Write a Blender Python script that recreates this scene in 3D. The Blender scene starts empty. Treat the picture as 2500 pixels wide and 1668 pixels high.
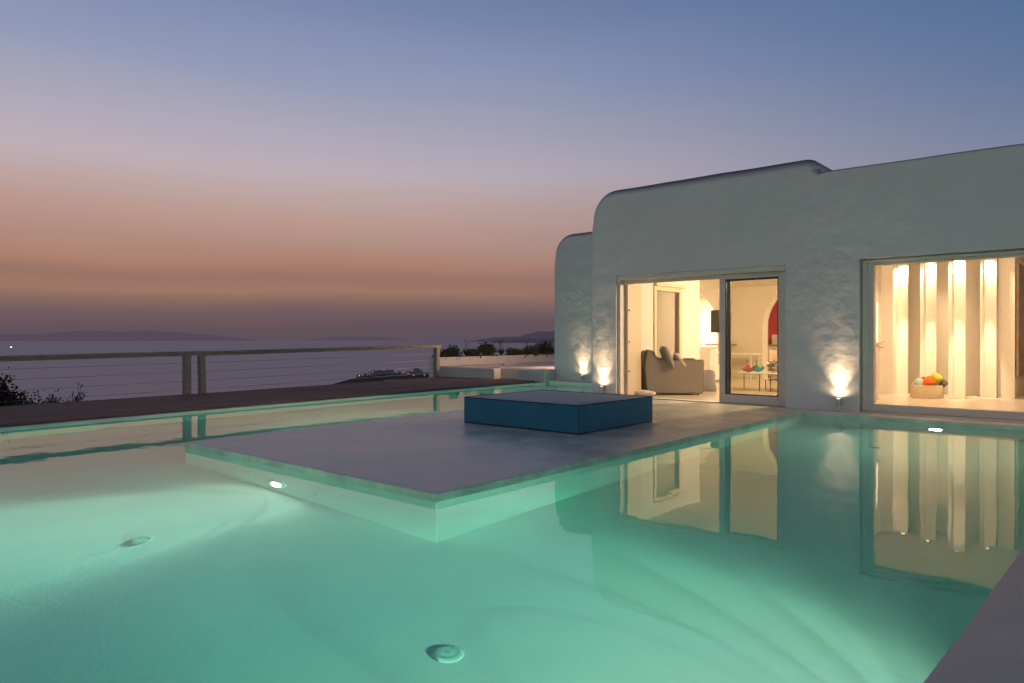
import bpy, bmesh, math, random
from mathutils import Vector, Matrix, geometry, noise
random.seed(7)
scene = bpy.context.scene
col = scene.collection
PI = math.pi

# ------------------------------------------------------------------ colour / material helpers
def lin(r, g, b):
    f = lambda c: (c/255/12.92) if c/255 <= 0.04045 else ((c/255+0.055)/1.055)**2.4
    return (f(r), f(g), f(b), 1.0)

def new_mat(name):
    m = bpy.data.materials.new(name); m.use_nodes = True
    nt = m.node_tree; nt.nodes.clear()
    out = nt.nodes.new('ShaderNodeOutputMaterial')
    return m, nt, out

def N(nt, typ, **kw):
    n = nt.nodes.new(typ)
    for k, v in kw.items():
        if k in n.inputs.keys(): n.inputs[k].default_value = v
        else: setattr(n, k, v)
    return n

def pmat(name, color, rough=0.6, var=0.0, vscale=3.0, bump=0.0, bscale=20.0, metal=0.0, spec=0.5,
         color2=None, stretch=(1, 1, 1), detail=6.0, bump2=0.0, b2scale=2.0, b2detail=4.0, b2dist=.02, bdist=.006, sheen=0.0, coat=0.0, rvar=0.0, bstretch=None, rpos=(.33, .66)):
    m, nt, out = new_mat(name)
    p = N(nt, 'ShaderNodeBsdfPrincipled')
    p.inputs['Roughness'].default_value = rough
    p.inputs['Metallic'].default_value = metal
    p.inputs['Specular IOR Level'].default_value = spec
    p.inputs['Sheen Weight'].default_value = sheen
    p.inputs['Coat Weight'].default_value = coat
    c = tuple(color[:3]) + (1,)
    tc = N(nt, 'ShaderNodeTexCoord')
    mp = N(nt, 'ShaderNodeMapping'); mp.inputs['Scale'].default_value = stretch
    nt.links.new(tc.outputs['Object'], mp.inputs['Vector'])
    if var > 0 or color2:
        c2 = tuple(color2[:3]) + (1,) if color2 else tuple(x*(1-var) for x in c[:3]) + (1,)
        nz = N(nt, 'ShaderNodeTexNoise'); nz.inputs['Scale'].default_value = vscale; nz.inputs['Detail'].default_value = detail
        nz.inputs['Roughness'].default_value = 0.62
        nt.links.new(mp.outputs[0], nz.inputs['Vector'])
        cr = N(nt, 'ShaderNodeValToRGB')
        cr.color_ramp.elements[0].position = rpos[0]; cr.color_ramp.elements[0].color = c2
        cr.color_ramp.elements[1].position = rpos[1]; cr.color_ramp.elements[1].color = c
        nt.links.new(nz.outputs['Fac'], cr.inputs['Fac'])
        nt.links.new(cr.outputs['Color'], p.inputs['Base Color'])
        if rvar > 0:
            mr = N(nt, 'ShaderNodeMapRange'); mr.inputs['To Min'].default_value = rough-rvar; mr.inputs['To Max'].default_value = rough+rvar
            mr.inputs['From Min'].default_value = .3; mr.inputs['From Max'].default_value = .7
            nt.links.new(nz.outputs['Fac'], mr.inputs['Value']); nt.links.new(mr.outputs[0], p.inputs['Roughness'])
    else:
        p.inputs['Base Color'].default_value = c
    last = None
    for (amt, sc_, dist, det) in ((bump2, b2scale, b2dist, b2detail), (bump, bscale, bdist, 4.0)):
        if amt > 0:
            nb = N(nt, 'ShaderNodeTexNoise'); nb.inputs['Scale'].default_value = sc_; nb.inputs['Detail'].default_value = det; nb.inputs['Distortion'].default_value = .6 if det < 3 else 0
            if bstretch:
                m2 = N(nt, 'ShaderNodeMapping'); m2.inputs['Scale'].default_value = bstretch
                nt.links.new(tc.outputs['Object'], m2.inputs['Vector']); nt.links.new(m2.outputs[0], nb.inputs['Vector'])
            else:
                nt.links.new(mp.outputs[0], nb.inputs['Vector'])
            b = N(nt, 'ShaderNodeBump'); b.inputs['Strength'].default_value = amt; b.inputs['Distance'].default_value = dist
            nt.links.new(nb.outputs['Fac'], b.inputs['Height'])
            if last: nt.links.new(last.outputs['Normal'], b.inputs['Normal'])
            last = b
    if last: nt.links.new(last.outputs['Normal'], p.inputs['Normal'])
    nt.links.new(p.outputs[0], out.inputs['Surface'])
    return m

def emat(name, color, strength):
    m, nt, out = new_mat(name)
    e = N(nt, 'ShaderNodeEmission'); e.inputs['Color'].default_value = tuple(color[:3]) + (1,); e.inputs['Strength'].default_value = strength
    nt.links.new(e.outputs[0], out.inputs['Surface']); return m

def glassmat(name, tint=(1, 1, 1), refl=1.0, smear=0.0):
    m, nt, out = new_mat(name)
    t = N(nt, 'ShaderNodeBsdfTransparent'); t.inputs['Color'].default_value = tuple(tint) + (1,)
    g = N(nt, 'ShaderNodeBsdfGlossy'); g.inputs['Roughness'].default_value = 0.0
    fr = N(nt, 'ShaderNodeFresnel'); fr.inputs['IOR'].default_value = 1.5
    mu = N(nt, 'ShaderNodeMath', operation='MULTIPLY'); mu.inputs[1].default_value = refl
    nt.links.new(fr.outputs[0], mu.inputs[0])
    mx = N(nt, 'ShaderNodeMixShader')
    nt.links.new(mu.outputs[0], mx.inputs[0]); nt.links.new(t.outputs[0], mx.inputs[1]); nt.links.new(g.outputs[0], mx.inputs[2])
    last = mx
    if smear > 0:   # whitish noise streaks on the pane
        tc = N(nt, 'ShaderNodeTexCoord'); mp = N(nt, 'ShaderNodeMapping'); mp.inputs['Scale'].default_value = (3.2, 1, 0.9)
        nz = N(nt, 'ShaderNodeTexNoise'); nz.inputs['Scale'].default_value = 1.3; nz.inputs['Detail'].default_value = 9; nz.inputs['Roughness'].default_value = .72
        cr = N(nt, 'ShaderNodeValToRGB'); cr.color_ramp.elements[0].position = .5; cr.color_ramp.elements[0].color = (0, 0, 0, 1)
        cr.color_ramp.elements[1].position = .72; cr.color_ramp.elements[1].color = (smear, smear, smear, 1)
        d = N(nt, 'ShaderNodeBsdfTranslucent'); d.inputs['Color'].default_value = (.9, .85, .78, 1)
        m2 = N(nt, 'ShaderNodeMixShader')
        nt.links.new(tc.outputs['Object'], mp.inputs['Vector']); nt.links.new(mp.outputs[0], nz.inputs['Vector'])
        nt.links.new(nz.outputs['Fac'], cr.inputs['Fac']); nt.links.new(cr.outputs[0], m2.inputs[0])
        nt.links.new(last.outputs[0], m2.inputs[1]); nt.links.new(d.outputs[0], m2.inputs[2]); last = m2
    nt.links.new(last.outputs[0], out.inputs['Surface']); return m

# ------------------------------------------------------------------ object helpers
def tag(o, label=None, cat=None, group=None, kind=None):
    if label: o['label'] = label
    if cat: o['category'] = cat
    if group: o['group'] = group
    if kind: o['kind'] = kind
    return o

def empty(name, loc, label, cat, group=None, rz=0.0):
    o = bpy.data.objects.new(name, None); o.location = loc; o.rotation_euler = (0, 0, rz); o.empty_display_size = .1
    col.objects.link(o); return tag(o, label, cat, group)

def obj(name, bm, mats, parent=None, smooth=False, bevel=0.0, seg=2):
    me = bpy.data.meshes.new(name)
    bmesh.ops.recalc_face_normals(bm, faces=bm.faces[:])
    bm.to_mesh(me); bm.free()
    if smooth:
        for p in me.polygons: p.use_smooth = True
    if not isinstance(mats, (list, tuple)): mats = [mats]
    for m in mats: me.materials.append(m)
    o = bpy.data.objects.new(name, me); col.objects.link(o)
    if parent is not None: o.parent = parent
    if bevel > 0:
        b = o.modifiers.new('bevel', 'BEVEL'); b.width = bevel; b.segments = seg; b.limit_method = 'ANGLE'; b.angle_limit = math.radians(40)
        if not smooth:
            b.harden_normals = False
    return o

def struct(o): o['kind'] = 'structure'; return o

def bx(bm, x0, y0, z0, x1, y1, z1, mi=0):
    vs = [bm.verts.new(p) for p in ((x0, y0, z0), (x1, y0, z0), (x1, y1, z0), (x0, y1, z0), (x0, y0, z1), (x1, y0, z1), (x1, y1, z1), (x0, y1, z1))]
    fs = []
    for q in ((3, 2, 1, 0), (4, 5, 6, 7), (0, 1, 5, 4), (1, 2, 6, 5), (2, 3, 7, 6), (3, 0, 4, 7)):
        f = bm.faces.new([vs[i] for i in q]); f.material_index = mi; fs.append(f)
    return vs

def BM(): return bmesh.new()

def box(name, a, b, m, parent=None, bevel=0.0):
    bm = BM(); bx(bm, *a, *b); return obj(name, bm, m, parent, bevel=bevel)

def prism(bm, pts, z0, z1, mi_side=0, mi_top=0):
    n = len(pts)
    lo = [bm.verts.new((p[0], p[1], z0)) for p in pts]; hi = [bm.verts.new((p[0], p[1], z1)) for p in pts]
    f = bm.faces.new(hi); f.material_index = mi_top
    f = bm.faces.new(lo[::-1]); f.material_index = mi_side
    for i in range(n):
        f = bm.faces.new((lo[i], lo[(i+1) % n], hi[(i+1) % n], hi[i])); f.material_index = mi_side

def tube(bm, p0, p1, r0, r1=None, n=8, caps=True):
    if r1 is None: r1 = r0
    p0, p1 = Vector(p0), Vector(p1); d = (p1-p0).normalized()
    a = d.orthogonal().normalized(); b = d.cross(a)
    A = [bm.verts.new(p0+(a*math.cos(t)+b*math.sin(t))*r0) for t in [2*PI*i/n for i in range(n)]]
    B = [bm.verts.new(p1+(a*math.cos(t)+b*math.sin(t))*r1) for t in [2*PI*i/n for i in range(n)]]
    for i in range(n): bm.faces.new((A[i], A[(i+1) % n], B[(i+1) % n], B[i]))
    if caps: bm.faces.new(A[::-1]); bm.faces.new(B)

def lathe(bm, prof, c=(0, 0, 0), n=32, axis='z', fn=None, close=False):
    rings = []
    for (r, h) in prof:
        ring = []
        for i in range(n):
            t = 2*PI*i/n
            rr = r*(fn(t, h) if fn else 1)
            if axis == 'z': p = (c[0]+rr*math.cos(t), c[1]+rr*math.sin(t), c[2]+h)
            elif axis == 'y': p = (c[0]+rr*math.cos(t), c[1]+h, c[2]+rr*math.sin(t))
            ring.append(bm.verts.new(p))
        rings.append(ring)
    for k in range(len(rings)-1):
        for i in range(n):
            bm.faces.new((rings[k][i], rings[k][(i+1) % n], rings[k+1][(i+1) % n], rings[k+1][i]))
    if close:
        bm.faces.new(rings[0][::-1]); bm.faces.new(rings[-1])
    return rings

def soft_box(bm, c, s, puff=0.0, seg=8, e=4.0, rot=None, pinch=0.0):
    """cushion-like superellipsoid block"""
    n1, n2 = seg*2, seg*4
    R = rot or Matrix.Identity(3)
    f = lambda w, m: math.copysign(abs(w)**m, w)
    rows = []
    for i in range(n1+1):
        u = -PI/2+PI*i/n1
        row = []
        for j in range(n2):
            v = -PI+2*PI*j/n2
            x = f(math.cos(u), 2/e)*f(math.cos(v), 2/e); y = f(math.cos(u), 2/e)*f(math.sin(v), 2/e); z = f(math.sin(u), 2/(e if not puff else puff))
            if pinch: 
                k = 1+pinch*(abs(x)*abs(y)); x *= k; y *= k
            p = R @ Vector((x*s[0], y*s[1], z*s[2])) + Vector(c)
            row.append(bm.verts.new(p))
        rows.append(row)
    for i in range(n1):
        for j in range(n2):
            try: bm.faces.new((rows[i][j], rows[i][(j+1) % n2], rows[i+1][(j+1) % n2], rows[i+1][j]))
            except Exception: pass
    bmesh.ops.remove_doubles(bm, verts=bm.verts[:], dist=1e-5)

def light(name, typ, loc, power, color, direction=None, **kw):
    l = bpy.data.lights.new(name, typ); l.energy = power; l.color = color
    for k, v in kw.items(): setattr(l, k, v)
    o = bpy.data.objects.new(name, l); o.location = loc; col.objects.link(o)
    if direction is not None: o.rotation_euler = Vector(direction).to_track_quat('-Z', 'Y').to_euler()
    return o

def offset_poly(pts, d):
    n = len(pts); out = []
    area = sum(pts[i][0]*pts[(i+1) % n][1]-pts[(i+1) % n][0]*pts[i][1] for i in range(n))
    s = 1 if area > 0 else -1
    for i in range(n):
        p0, p1, p2 = Vector(pts[i-1]), Vector(pts[i]), Vector(pts[(i+1) % n])
        a = (p1-p0).normalized(); b = (p2-p1).normalized()
        na = Vector((a.y, -a.x))*s; nb = Vector((b.y, -b.x))*s
        m = (na+nb); m = m/(1+na.dot(nb)) if abs(1+na.dot(nb)) > .05 else na
        out.append(tuple(p1+m*d))
    return out

# ------------------------------------------------------------------ materials
WARM = (1.0, 0.68, 0.38)
M = {}
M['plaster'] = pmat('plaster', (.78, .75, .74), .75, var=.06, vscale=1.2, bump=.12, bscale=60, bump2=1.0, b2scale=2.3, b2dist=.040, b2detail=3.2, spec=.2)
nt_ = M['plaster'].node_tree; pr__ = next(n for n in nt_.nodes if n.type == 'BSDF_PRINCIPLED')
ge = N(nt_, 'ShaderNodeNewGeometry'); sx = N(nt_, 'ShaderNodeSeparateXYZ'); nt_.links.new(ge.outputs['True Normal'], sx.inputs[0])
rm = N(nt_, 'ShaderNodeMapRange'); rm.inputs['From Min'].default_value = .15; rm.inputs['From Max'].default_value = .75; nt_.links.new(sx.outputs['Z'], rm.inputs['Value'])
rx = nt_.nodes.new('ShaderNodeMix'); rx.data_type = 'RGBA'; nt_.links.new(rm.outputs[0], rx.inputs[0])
src_ = pr__.inputs['Base Color'].links[0].from_socket; nt_.links.new(src_, rx.inputs[6]); rx.inputs[7].default_value = (.17, .19, .23, 1); nt_.links.new(rx.outputs[2], pr__.inputs['Base Color'])  # roof shade painted in: plaster colour turns dark blue-grey on upward faces
M['plaster_room'] = pmat('room_plaster', (.74, .69, .60), .7, bump=.15, bscale=30, spec=.25)
M['low_plaster'] = pmat('low_wall_plaster', (.60, .60, .60), .8, var=.08, vscale=2, bump=.3, bscale=40, spec=.2)
M['concrete'] = pmat('polished_cement', (.72, .72, .60), .36, rpos=(.38, .60), vscale=2.0, color2=(.44, .46, .42), bump=.25, bscale=7, bump2=.0, spec=.5, rvar=.10, detail=10)
M['paving'] = pmat('deck_cement', (.80, .70, .57), .42, vscale=2.0, color2=(.68, .60, .50), bump=.15, bscale=60, spec=.6, detail=10)
M['pool'] = pmat('pool_plaster', (.80, .80, .74), .8, var=.05, vscale=3, bump=.30, bscale=30, bdist=.006, spec=.1)
M['coping'] = pmat('coping_stone', (.50, .47, .48), .4, var=.2, vscale=4, spec=.5)
M['frame'] = pmat('painted_frame', (.74, .68, .60), .45, spec=.4, bump=.05, bscale=60, var=.05, vscale=5)
M['frame_dark'] = pmat('rubber_seal', (.03, .03, .03), .6)
M['floor_room'] = pmat('room_floor', (.62, .55, .45), .22, var=.05, vscale=2, spec=.5)
M['rail'] = pmat('weathered_timber', (.33, .31, .27), .7, vscale=14, color2=(.20, .19, .165), stretch=(3, .25, 3), bump=.4, bscale=22, bstretch=(6, .5, 6))
M['steel'] = pmat('cable_steel', (.16, .14, .14), .4, metal=.8)
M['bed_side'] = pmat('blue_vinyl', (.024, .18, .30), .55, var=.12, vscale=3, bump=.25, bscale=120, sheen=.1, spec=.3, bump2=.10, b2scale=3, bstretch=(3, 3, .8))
M['bed_top'] = pmat('grey_blue_vinyl', (.29, .38, .48), .6, var=.10, vscale=2.5, bump=.2, bscale=90, spec=.35)  # lighter, greyer blue than the side covers
M['piping'] = pmat('dark_piping', (.02, .025, .035), .6)
M['sofa'] = pmat('taupe_linen', (.31, .275, .23), .9, var=.08, vscale=8, bump=.5, bscale=160, sheen=.2, spec=.1)
M['sofa_pipe'] = pmat('sofa_piping', (.09, .08, .075), .9)
M['cush_grey'] = pmat('grey_cushion_cloth', (.20, .19, .175), .95, bump=.4, bscale=180)
M['cush_cream'] = pmat('cream_cushion_cloth', (.6, .5, .38), .95, bump=.4, bscale=150)
M['cover'] = pmat('white_slipcover', (.70, .66, .58), .9, bump=.5, bscale=9, spec=.1)
M['curtain'] = pmat('linen_curtain', (.62, .55, .46), .9, bump=.2, bscale=80, spec=.05)
M['white'] = pmat('white_lacquer', (.78, .76, .72), .3)
M['pinkwhite'] = pmat('blush_shell', (.75, .62, .55), .35)
M['metal'] = pmat('dark_leg_metal', (.13, .13, .12), .4, metal=.5)
M['wood'] = pmat('pale_wood', (.50, .33, .18), .5, var=.2, vscale=8, stretch=(1, 6, 1))
M['darkwood'] = pmat('dark_wood_leg', (.09, .04, .02), .5)
M['black'] = pmat('black_screen', (.012, .012, .012), .12)
M['red'] = pmat('red_paint', (.62, .03, .015), .6, var=.35, vscale=5, bump=.3, bscale=30, stretch=(1, 1, .4))
M['redbrown'] = pmat('dark_red_paint', (.16, .02, .015), .6)
M['art'] = pmat('weathered_paint', (.25, .27, .26), .8, vscale=2.2, color2=(.30, .13, .04), bump=.5, bscale=18, stretch=(1, .8, 2.2), detail=12)
M['rope'] = pmat('cotton_rope', (.62, .50, .32), .9, var=.15, vscale=30, bump=.4, bscale=90)
M['t_red'] = pmat('red_towel', (.55, .05, .02), .95, bump=.6, bscale=120)
M['t_orange'] = pmat('orange_towel', (.80, .14, .015), .95, bump=.6, bscale=120)
M['t_green'] = pmat('lime_towel', (.42, .38, .04), .95, bump=.6, bscale=120)
M['t_blue'] = pmat('pale_blue_towel', (.33, .48, .44), .95, bump=.6, bscale=120)
M['t_grey'] = pmat('charcoal_towel', (.07, .06, .055), .95, bump=.6, bscale=120)
M['boat_red'] = pmat('boat_red', (.60, .07, .03), .6)
M['boat_blue'] = pmat('boat_blue', (.04, .10, .14), .6)
M['boat_teal'] = pmat('boat_teal', (.05, .30, .27), .6)
M['glass'] = glassmat('window_glass', (.86, .84, .76), 1.0)
M['glass_big'] = glassmat('large_window_glass', (.95, .93, .88), .55, smear=.10)
M['glass_room'] = glassmat('inner_window_glass', (.75, .7, .66), 9.0)
M['clear'] = glassmat('clear_glass', (.97, .97, .95), 2.5)
M['lamp_body'] = pmat('brushed_lamp', (.55, .53, .48), .35, metal=.6)
M['lens'] = emat('lamp_lens', (1, .80, .55), 30)
M['poollens'] = emat('pool_lens', (1, .97, .86), 14)
M['grille'] = pmat('pool_fitting', (.82, .84, .78), .5)
M['hole'] = pmat('grille_slot', (.22, .36, .32), .8)
M['town'] = pmat('town_whitewash', (.24, .27, .33), .9)
M['town_lit'] = emat('town_window', (1, .62, .25), .9)
M['town_lit2'] = emat('town_lamp', (.95, .95, .7), 1.2)
M['town_dark'] = pmat('town_window_dark', (.03, .04, .06), .6)
M['land'] = pmat('headland_scrub', (.035, .032, .03), 1, vscale=.03, color2=(.015, .016, .016))
M['soil'] = pmat('hillside_scrub', (.05, .05, .035), 1, vscale=.5, color2=(.02, .025, .015), bump=.6, bscale=6)
M['leaf_dark'] = pmat('dark_leaf', (.035, .055, .022), .6, vscale=9, color2=(.012, .022, .01))
M['leaf_red'] = pmat('reddish_leaf', (.10, .022, .025), .6, vscale=9, color2=(.03, .012, .012))
M['leaf_olive'] = pmat('olive_leaf', (.07, .085, .035), .7, vscale=9, color2=(.03, .035, .015))
M['stem'] = pmat('plant_stem', (.05, .045, .025), .8)
M['bloom'] = pmat('mauve_bloom', (.20, .05, .16), .7)

# water body
m, nt, out = new_mat('pool_water')
g = N(nt, 'ShaderNodeBsdfGlass'); g.inputs['IOR'].default_value = 1.333; g.inputs['Roughness'].default_value = 0.0
tc = N(nt, 'ShaderNodeTexCoord')
mp = N(nt, 'ShaderNodeMapping'); mp.inputs['Scale'].default_value = (1, 1, 1)
n1 = N(nt, 'ShaderNodeTexNoise'); n1.inputs['Scale'].default_value = 1.1; n1.inputs['Detail'].default_value = 3
b1 = N(nt, 'ShaderNodeBump'); b1.inputs['Strength'].default_value = .5; b1.inputs['Distance'].default_value = .006
nt.links.new(tc.outputs['Object'], mp.inputs[0]); nt.links.new(mp.outputs[0], n1.inputs['Vector']); nt.links.new(n1.outputs['Fac'], b1.inputs['Height'])
n2 = N(nt, 'ShaderNodeTexNoise'); n2.inputs['Scale'].default_value = 7; n2.inputs['Detail'].default_value = 2
b2 = N(nt, 'ShaderNodeBump'); b2.inputs['Strength'].default_value = .25; b2.inputs['Distance'].default_value = .0012
nt.links.new(mp.outputs[0], n2.inputs['Vector']); nt.links.new(n2.outputs['Fac'], b2.inputs['Height']); nt.links.new(b1.outputs[0], b2.inputs['Normal'])
nt.links.new(b2.outputs[0], g.inputs['Normal'])
va = N(nt, 'ShaderNodeVolumeAbsorption'); va.inputs['Color'].default_value = (.0, .935, .81, 1); va.inputs['Density'].default_value = .35
nt.links.new(g.outputs[0], out.inputs['Surface']); nt.links.new(va.outputs[0], out.inputs['Volume'])
M['water'] = m

# sea
m, nt, out = new_mat('sea_water')
gl = N(nt, 'ShaderNodeBsdfGlossy'); gl.inputs['Color'].default_value = (.42, .42, .47, 1); gl.inputs['Roughness'].default_value = .30
df = N(nt, 'ShaderNodeBsdfDiffuse'); df.inputs['Color'].default_value = (.05, .05, .09, 1)
tc = N(nt, 'ShaderNodeTexCoord'); mp = N(nt, 'ShaderNodeMapping'); mp.inputs['Scale'].default_value = (.012, .012, .012)
n1 = N(nt, 'ShaderNodeTexNoise'); n1.inputs['Scale'].default_value = 1.0; n1.inputs['Detail'].default_value = 6; n1.inputs['Roughness'].default_value = .6
b1 = N(nt, 'ShaderNodeBump'); b1.inputs['Strength'].default_value = .8; b1.inputs['Distance'].default_value = 6
nt.links.new(tc.outputs['Object'], mp.inputs[0]); nt.links.new(mp.outputs[0], n1.inputs['Vector']); nt.links.new(n1.outputs['Fac'], b1.inputs['Height'])
nt.links.new(b1.outputs[0], gl.inputs['Normal'])
sm = N(nt, 'ShaderNodeMixShader'); sm.inputs[0].default_value = .88; nt.links.new(df.outputs[0], sm.inputs[1]); nt.links.new(gl.outputs[0], sm.inputs[2])
nt.links.new(sm.outputs[0], out.inputs['Surface'])
M['sea'] = m

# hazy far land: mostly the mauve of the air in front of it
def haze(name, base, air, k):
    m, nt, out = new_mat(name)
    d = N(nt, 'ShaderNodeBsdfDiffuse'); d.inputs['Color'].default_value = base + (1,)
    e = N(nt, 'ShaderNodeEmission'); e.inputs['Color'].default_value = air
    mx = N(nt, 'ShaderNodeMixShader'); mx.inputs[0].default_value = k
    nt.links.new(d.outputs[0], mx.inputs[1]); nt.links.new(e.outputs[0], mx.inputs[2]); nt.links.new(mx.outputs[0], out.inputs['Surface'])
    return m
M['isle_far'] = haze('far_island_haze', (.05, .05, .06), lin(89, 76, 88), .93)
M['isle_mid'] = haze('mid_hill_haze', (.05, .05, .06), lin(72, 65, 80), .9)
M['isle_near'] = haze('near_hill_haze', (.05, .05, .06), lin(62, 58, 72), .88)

# timber deck with board lines
m, nt, out = new_mat('deck_boards')
p = N(nt, 'ShaderNodeBsdfPrincipled'); p.inputs['Roughness'].default_value = .75; p.inputs['Specular IOR Level'].default_value = .15
tc = N(nt, 'ShaderNodeTexCoord'); mp = N(nt, 'ShaderNodeMapping'); mp.inputs['Scale'].default_value = (1, .05, 1); mp.inputs['Rotation'].default_value = (0, 0, math.radians(-2.6))
nt.links.new(tc.outputs['Object'], mp.inputs[0])
n1 = N(nt, 'ShaderNodeTexNoise'); n1.inputs['Scale'].default_value = 9; n1.inputs['Detail'].default_value = 8; n1.inputs['Roughness'].default_value = .65
nt.links.new(mp.outputs[0], n1.inputs['Vector'])
cr = N(nt, 'ShaderNodeValToRGB'); cr.color_ramp.elements[0].position = .3; cr.color_ramp.elements[0].color = (.13, .08, .06, 1)
cr.color_ramp.elements[1].position = .7; cr.color_ramp.elements[1].color = (.31, .205, .16, 1)
nt.links.new(n1.outputs['Fac'], cr.inputs['Fac']); nt.links.new(cr.outputs[0], p.inputs['Base Color'])
b = N(nt, 'ShaderNodeBump'); b.inputs['Strength'].default_value = .5; b.inputs['Distance'].default_value = .004
nt.links.new(n1.outputs['Fac'], b.inputs['Height']); nt.links.new(b.outputs[0], p.inputs['Normal'])
nt.links.new(p.outputs[0], out.inputs['Surface'])
M['deck'] = m

# ------------------------------------------------------------------ world: dusk sky
w = bpy.data.worlds.new('World'); scene.world = w; w.use_nodes = True
nt = w.node_tree; nt.nodes.clear()
wo = nt.nodes.new('ShaderNodeOutputWorld'); bg = nt.nodes.new('ShaderNodeBackground'); bg.inputs['Strength'].default_value = 1.0
tc = nt.nodes.new('ShaderNodeTexCoord'); nrm = N(nt, 'ShaderNodeVectorMath', operation='NORMALIZE')
nt.links.new(tc.outputs['Generated'], nrm.inputs[0])
sp = nt.nodes.new('ShaderNodeSeparateXYZ'); nt.links.new(nrm.outputs[0], sp.inputs[0])
asn = N(nt, 'ShaderNodeMath', operation='ARCSINE'); nt.links.new(sp.outputs['Z'], asn.inputs[0])
# soft cirrus: wavy offset of the elevation
mpw = nt.nodes.new('ShaderNodeMapping'); mpw.inputs['Scale'].default_value = (1.6, 1.6, 14)
nt.links.new(nrm.outputs[0], mpw.inputs[0])
nw = nt.nodes.new('ShaderNodeTexNoise'); nw.inputs['Scale'].default_value = 1.4; nw.inputs['Detail'].default_value = 5
nt.links.new(mpw.outputs[0], nw.inputs['Vector'])
ns = N(nt, 'ShaderNodeMath', operation='MULTIPLY_ADD'); ns.inputs[1].default_value = .030; ns.inputs[2].default_value = -.015
nt.links.new(nw.outputs['Fac'], ns.inputs[0])
el = N(nt, 'ShaderNodeMath', operation='ADD'); nt.links.new(asn.outputs[0], el.inputs[0]); nt.links.new(ns.outputs[0], el.inputs[1])
dv = N(nt, 'ShaderNodeMath', operation='DIVIDE'); dv.inputs[1].default_value = math.radians(60); nt.links.new(el.outputs[0], dv.inputs[0])
def ramp(stops):
    r = nt.nodes.new('ShaderNodeValToRGB'); cr = r.color_ramp; cr.interpolation = 'LINEAR'
    for i, (deg, c) in enumerate(stops):
        e = cr.elements[i] if i < 2 else cr.elements.new(deg/60)
        e.position = deg/60; e.color = lin(*c)
    nt.links.new(dv.outputs[0], r.inputs['Fac']); return r
A = ramp([(0, (94, 82, 92)), (60, (40, 50, 76)), (.9, (100, 82, 90)), (1.9, (116, 93, 96)), (2.9, (141, 108, 98)), (3.6, (160, 120, 102)), (4.6, (153, 116, 103)), (5.7, (174, 129, 111)),
          (7.2, (177, 141, 128)), (9.0, (187, 153, 143)), (10.9, (190, 166, 164)), (12.7, (190, 175, 182)), (14.6, (180, 171, 186)), (16.9, (166, 165, 184)), (19.9, (147, 155, 185)), (23.5, (127, 141, 175)), (30, (98, 118, 158)), (45, (64, 76, 104))])
B = ramp([(0, (84, 76, 88)), (60, (38, 48, 74)), (2.0, (98, 84, 93)), (4.0, (126, 104, 108)), (7.0, (142, 130, 140)), (10, (120, 131, 155)),
          (13.4, (100, 121, 153)), (17.1, (83, 111, 149)), (22.6, (70, 103, 145)), (30, (56, 86, 130)), (45, (44, 62, 98))])
C = ramp([(0, (164, 161, 160)), (60, (42, 52, 74)), (20, (160, 160, 164)), (45, (64, 76, 102))])
dt = N(nt, 'ShaderNodeVectorMath', operation='DOT_PRODUCT'); dt.inputs[1].default_value = (-1, .1, 0); nt.links.new(nrm.outputs[0], dt.inputs[0])
mr = nt.nodes.new('ShaderNodeMapRange'); mr.inputs['From Min'].default_value = -.05; mr.inputs['From Max'].default_value = .95
mr.interpolation_type = 'SMOOTHSTEP'
nt.links.new(dt.outputs['Value'], mr.inputs['Value'])
mx = nt.nodes.new('ShaderNodeMix'); mx.data_type = 'RGBA'
nt.links.new(mr.outputs[0], mx.inputs[0]); nt.links.new(B.outputs[0], mx.inputs[6]); nt.links.new(A.outputs[0], mx.inputs[7])
mb = nt.nodes.new('ShaderNodeMapRange'); mb.inputs['From Min'].default_value = .0; mb.inputs['From Max'].default_value = -.6
nt.links.new(sp.outputs['Y'], mb.inputs['Value'])
m3 = nt.nodes.new('ShaderNodeMix'); m3.data_type = 'RGBA'; nt.links.new(mb.outputs[0], m3.inputs[0]); nt.links.new(mx.outputs[2], m3.inputs[6]); nt.links.new(C.outputs[0], m3.inputs[7])
nt.links.new(m3.outputs[2], bg.inputs['Color']); nt.links.new(bg.outputs[0], wo.inputs['Surface'])

# ------------------------------------------------------------------ SETTING: sea, far land
def polar(az, d, z): return Vector((-d*math.sin(az), d*math.cos(az), z))
SEA = -70.0
bm = BM()
rings = [(0, 1)]
R = 60000
vs = [bm.verts.new((R*math.cos(t), R*math.sin(t), SEA)) for t in [2*PI*i/48 for i in range(48)]]
bm.faces.new(vs)
struct(obj('sea', bm, M['sea']))

def ridge(name, mat, pts, dist, depth, rough):
    """a long hill: pts = (azimuth, crest height above sea)"""
    bm = BM(); cols = []
    for (a, h) in pts:
        c = []
        for k in range(9):
            t = k/8
            hh = h*math.sin(PI*t)**.8
            if 0 < k < 8: hh *= 1+rough*noise.noise(Vector((a*90, t*3, dist*.001)))
            c.append(bm.verts.new(polar(a, dist+(t-.5)*depth, SEA-.5+hh)))
        cols.append(c)
    for i in range(len(cols)-1):
        for k in range(8): bm.faces.new((cols[i][k], cols[i+1][k], cols[i+1][k+1], cols[i][k+1]))
    return struct(obj(name, bm, mat, smooth=True))
def interp(keys, x):
    for (a, b), (c, d) in zip(keys, keys[1:]):
        if a <= x <= c: return b+(d-b)*(x-a)/(c-a)
    return keys[0][1] if x < keys[0][0] else keys[-1][1]
def azu(u): return .716-math.atan((u-1250)/1744.4)
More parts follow.
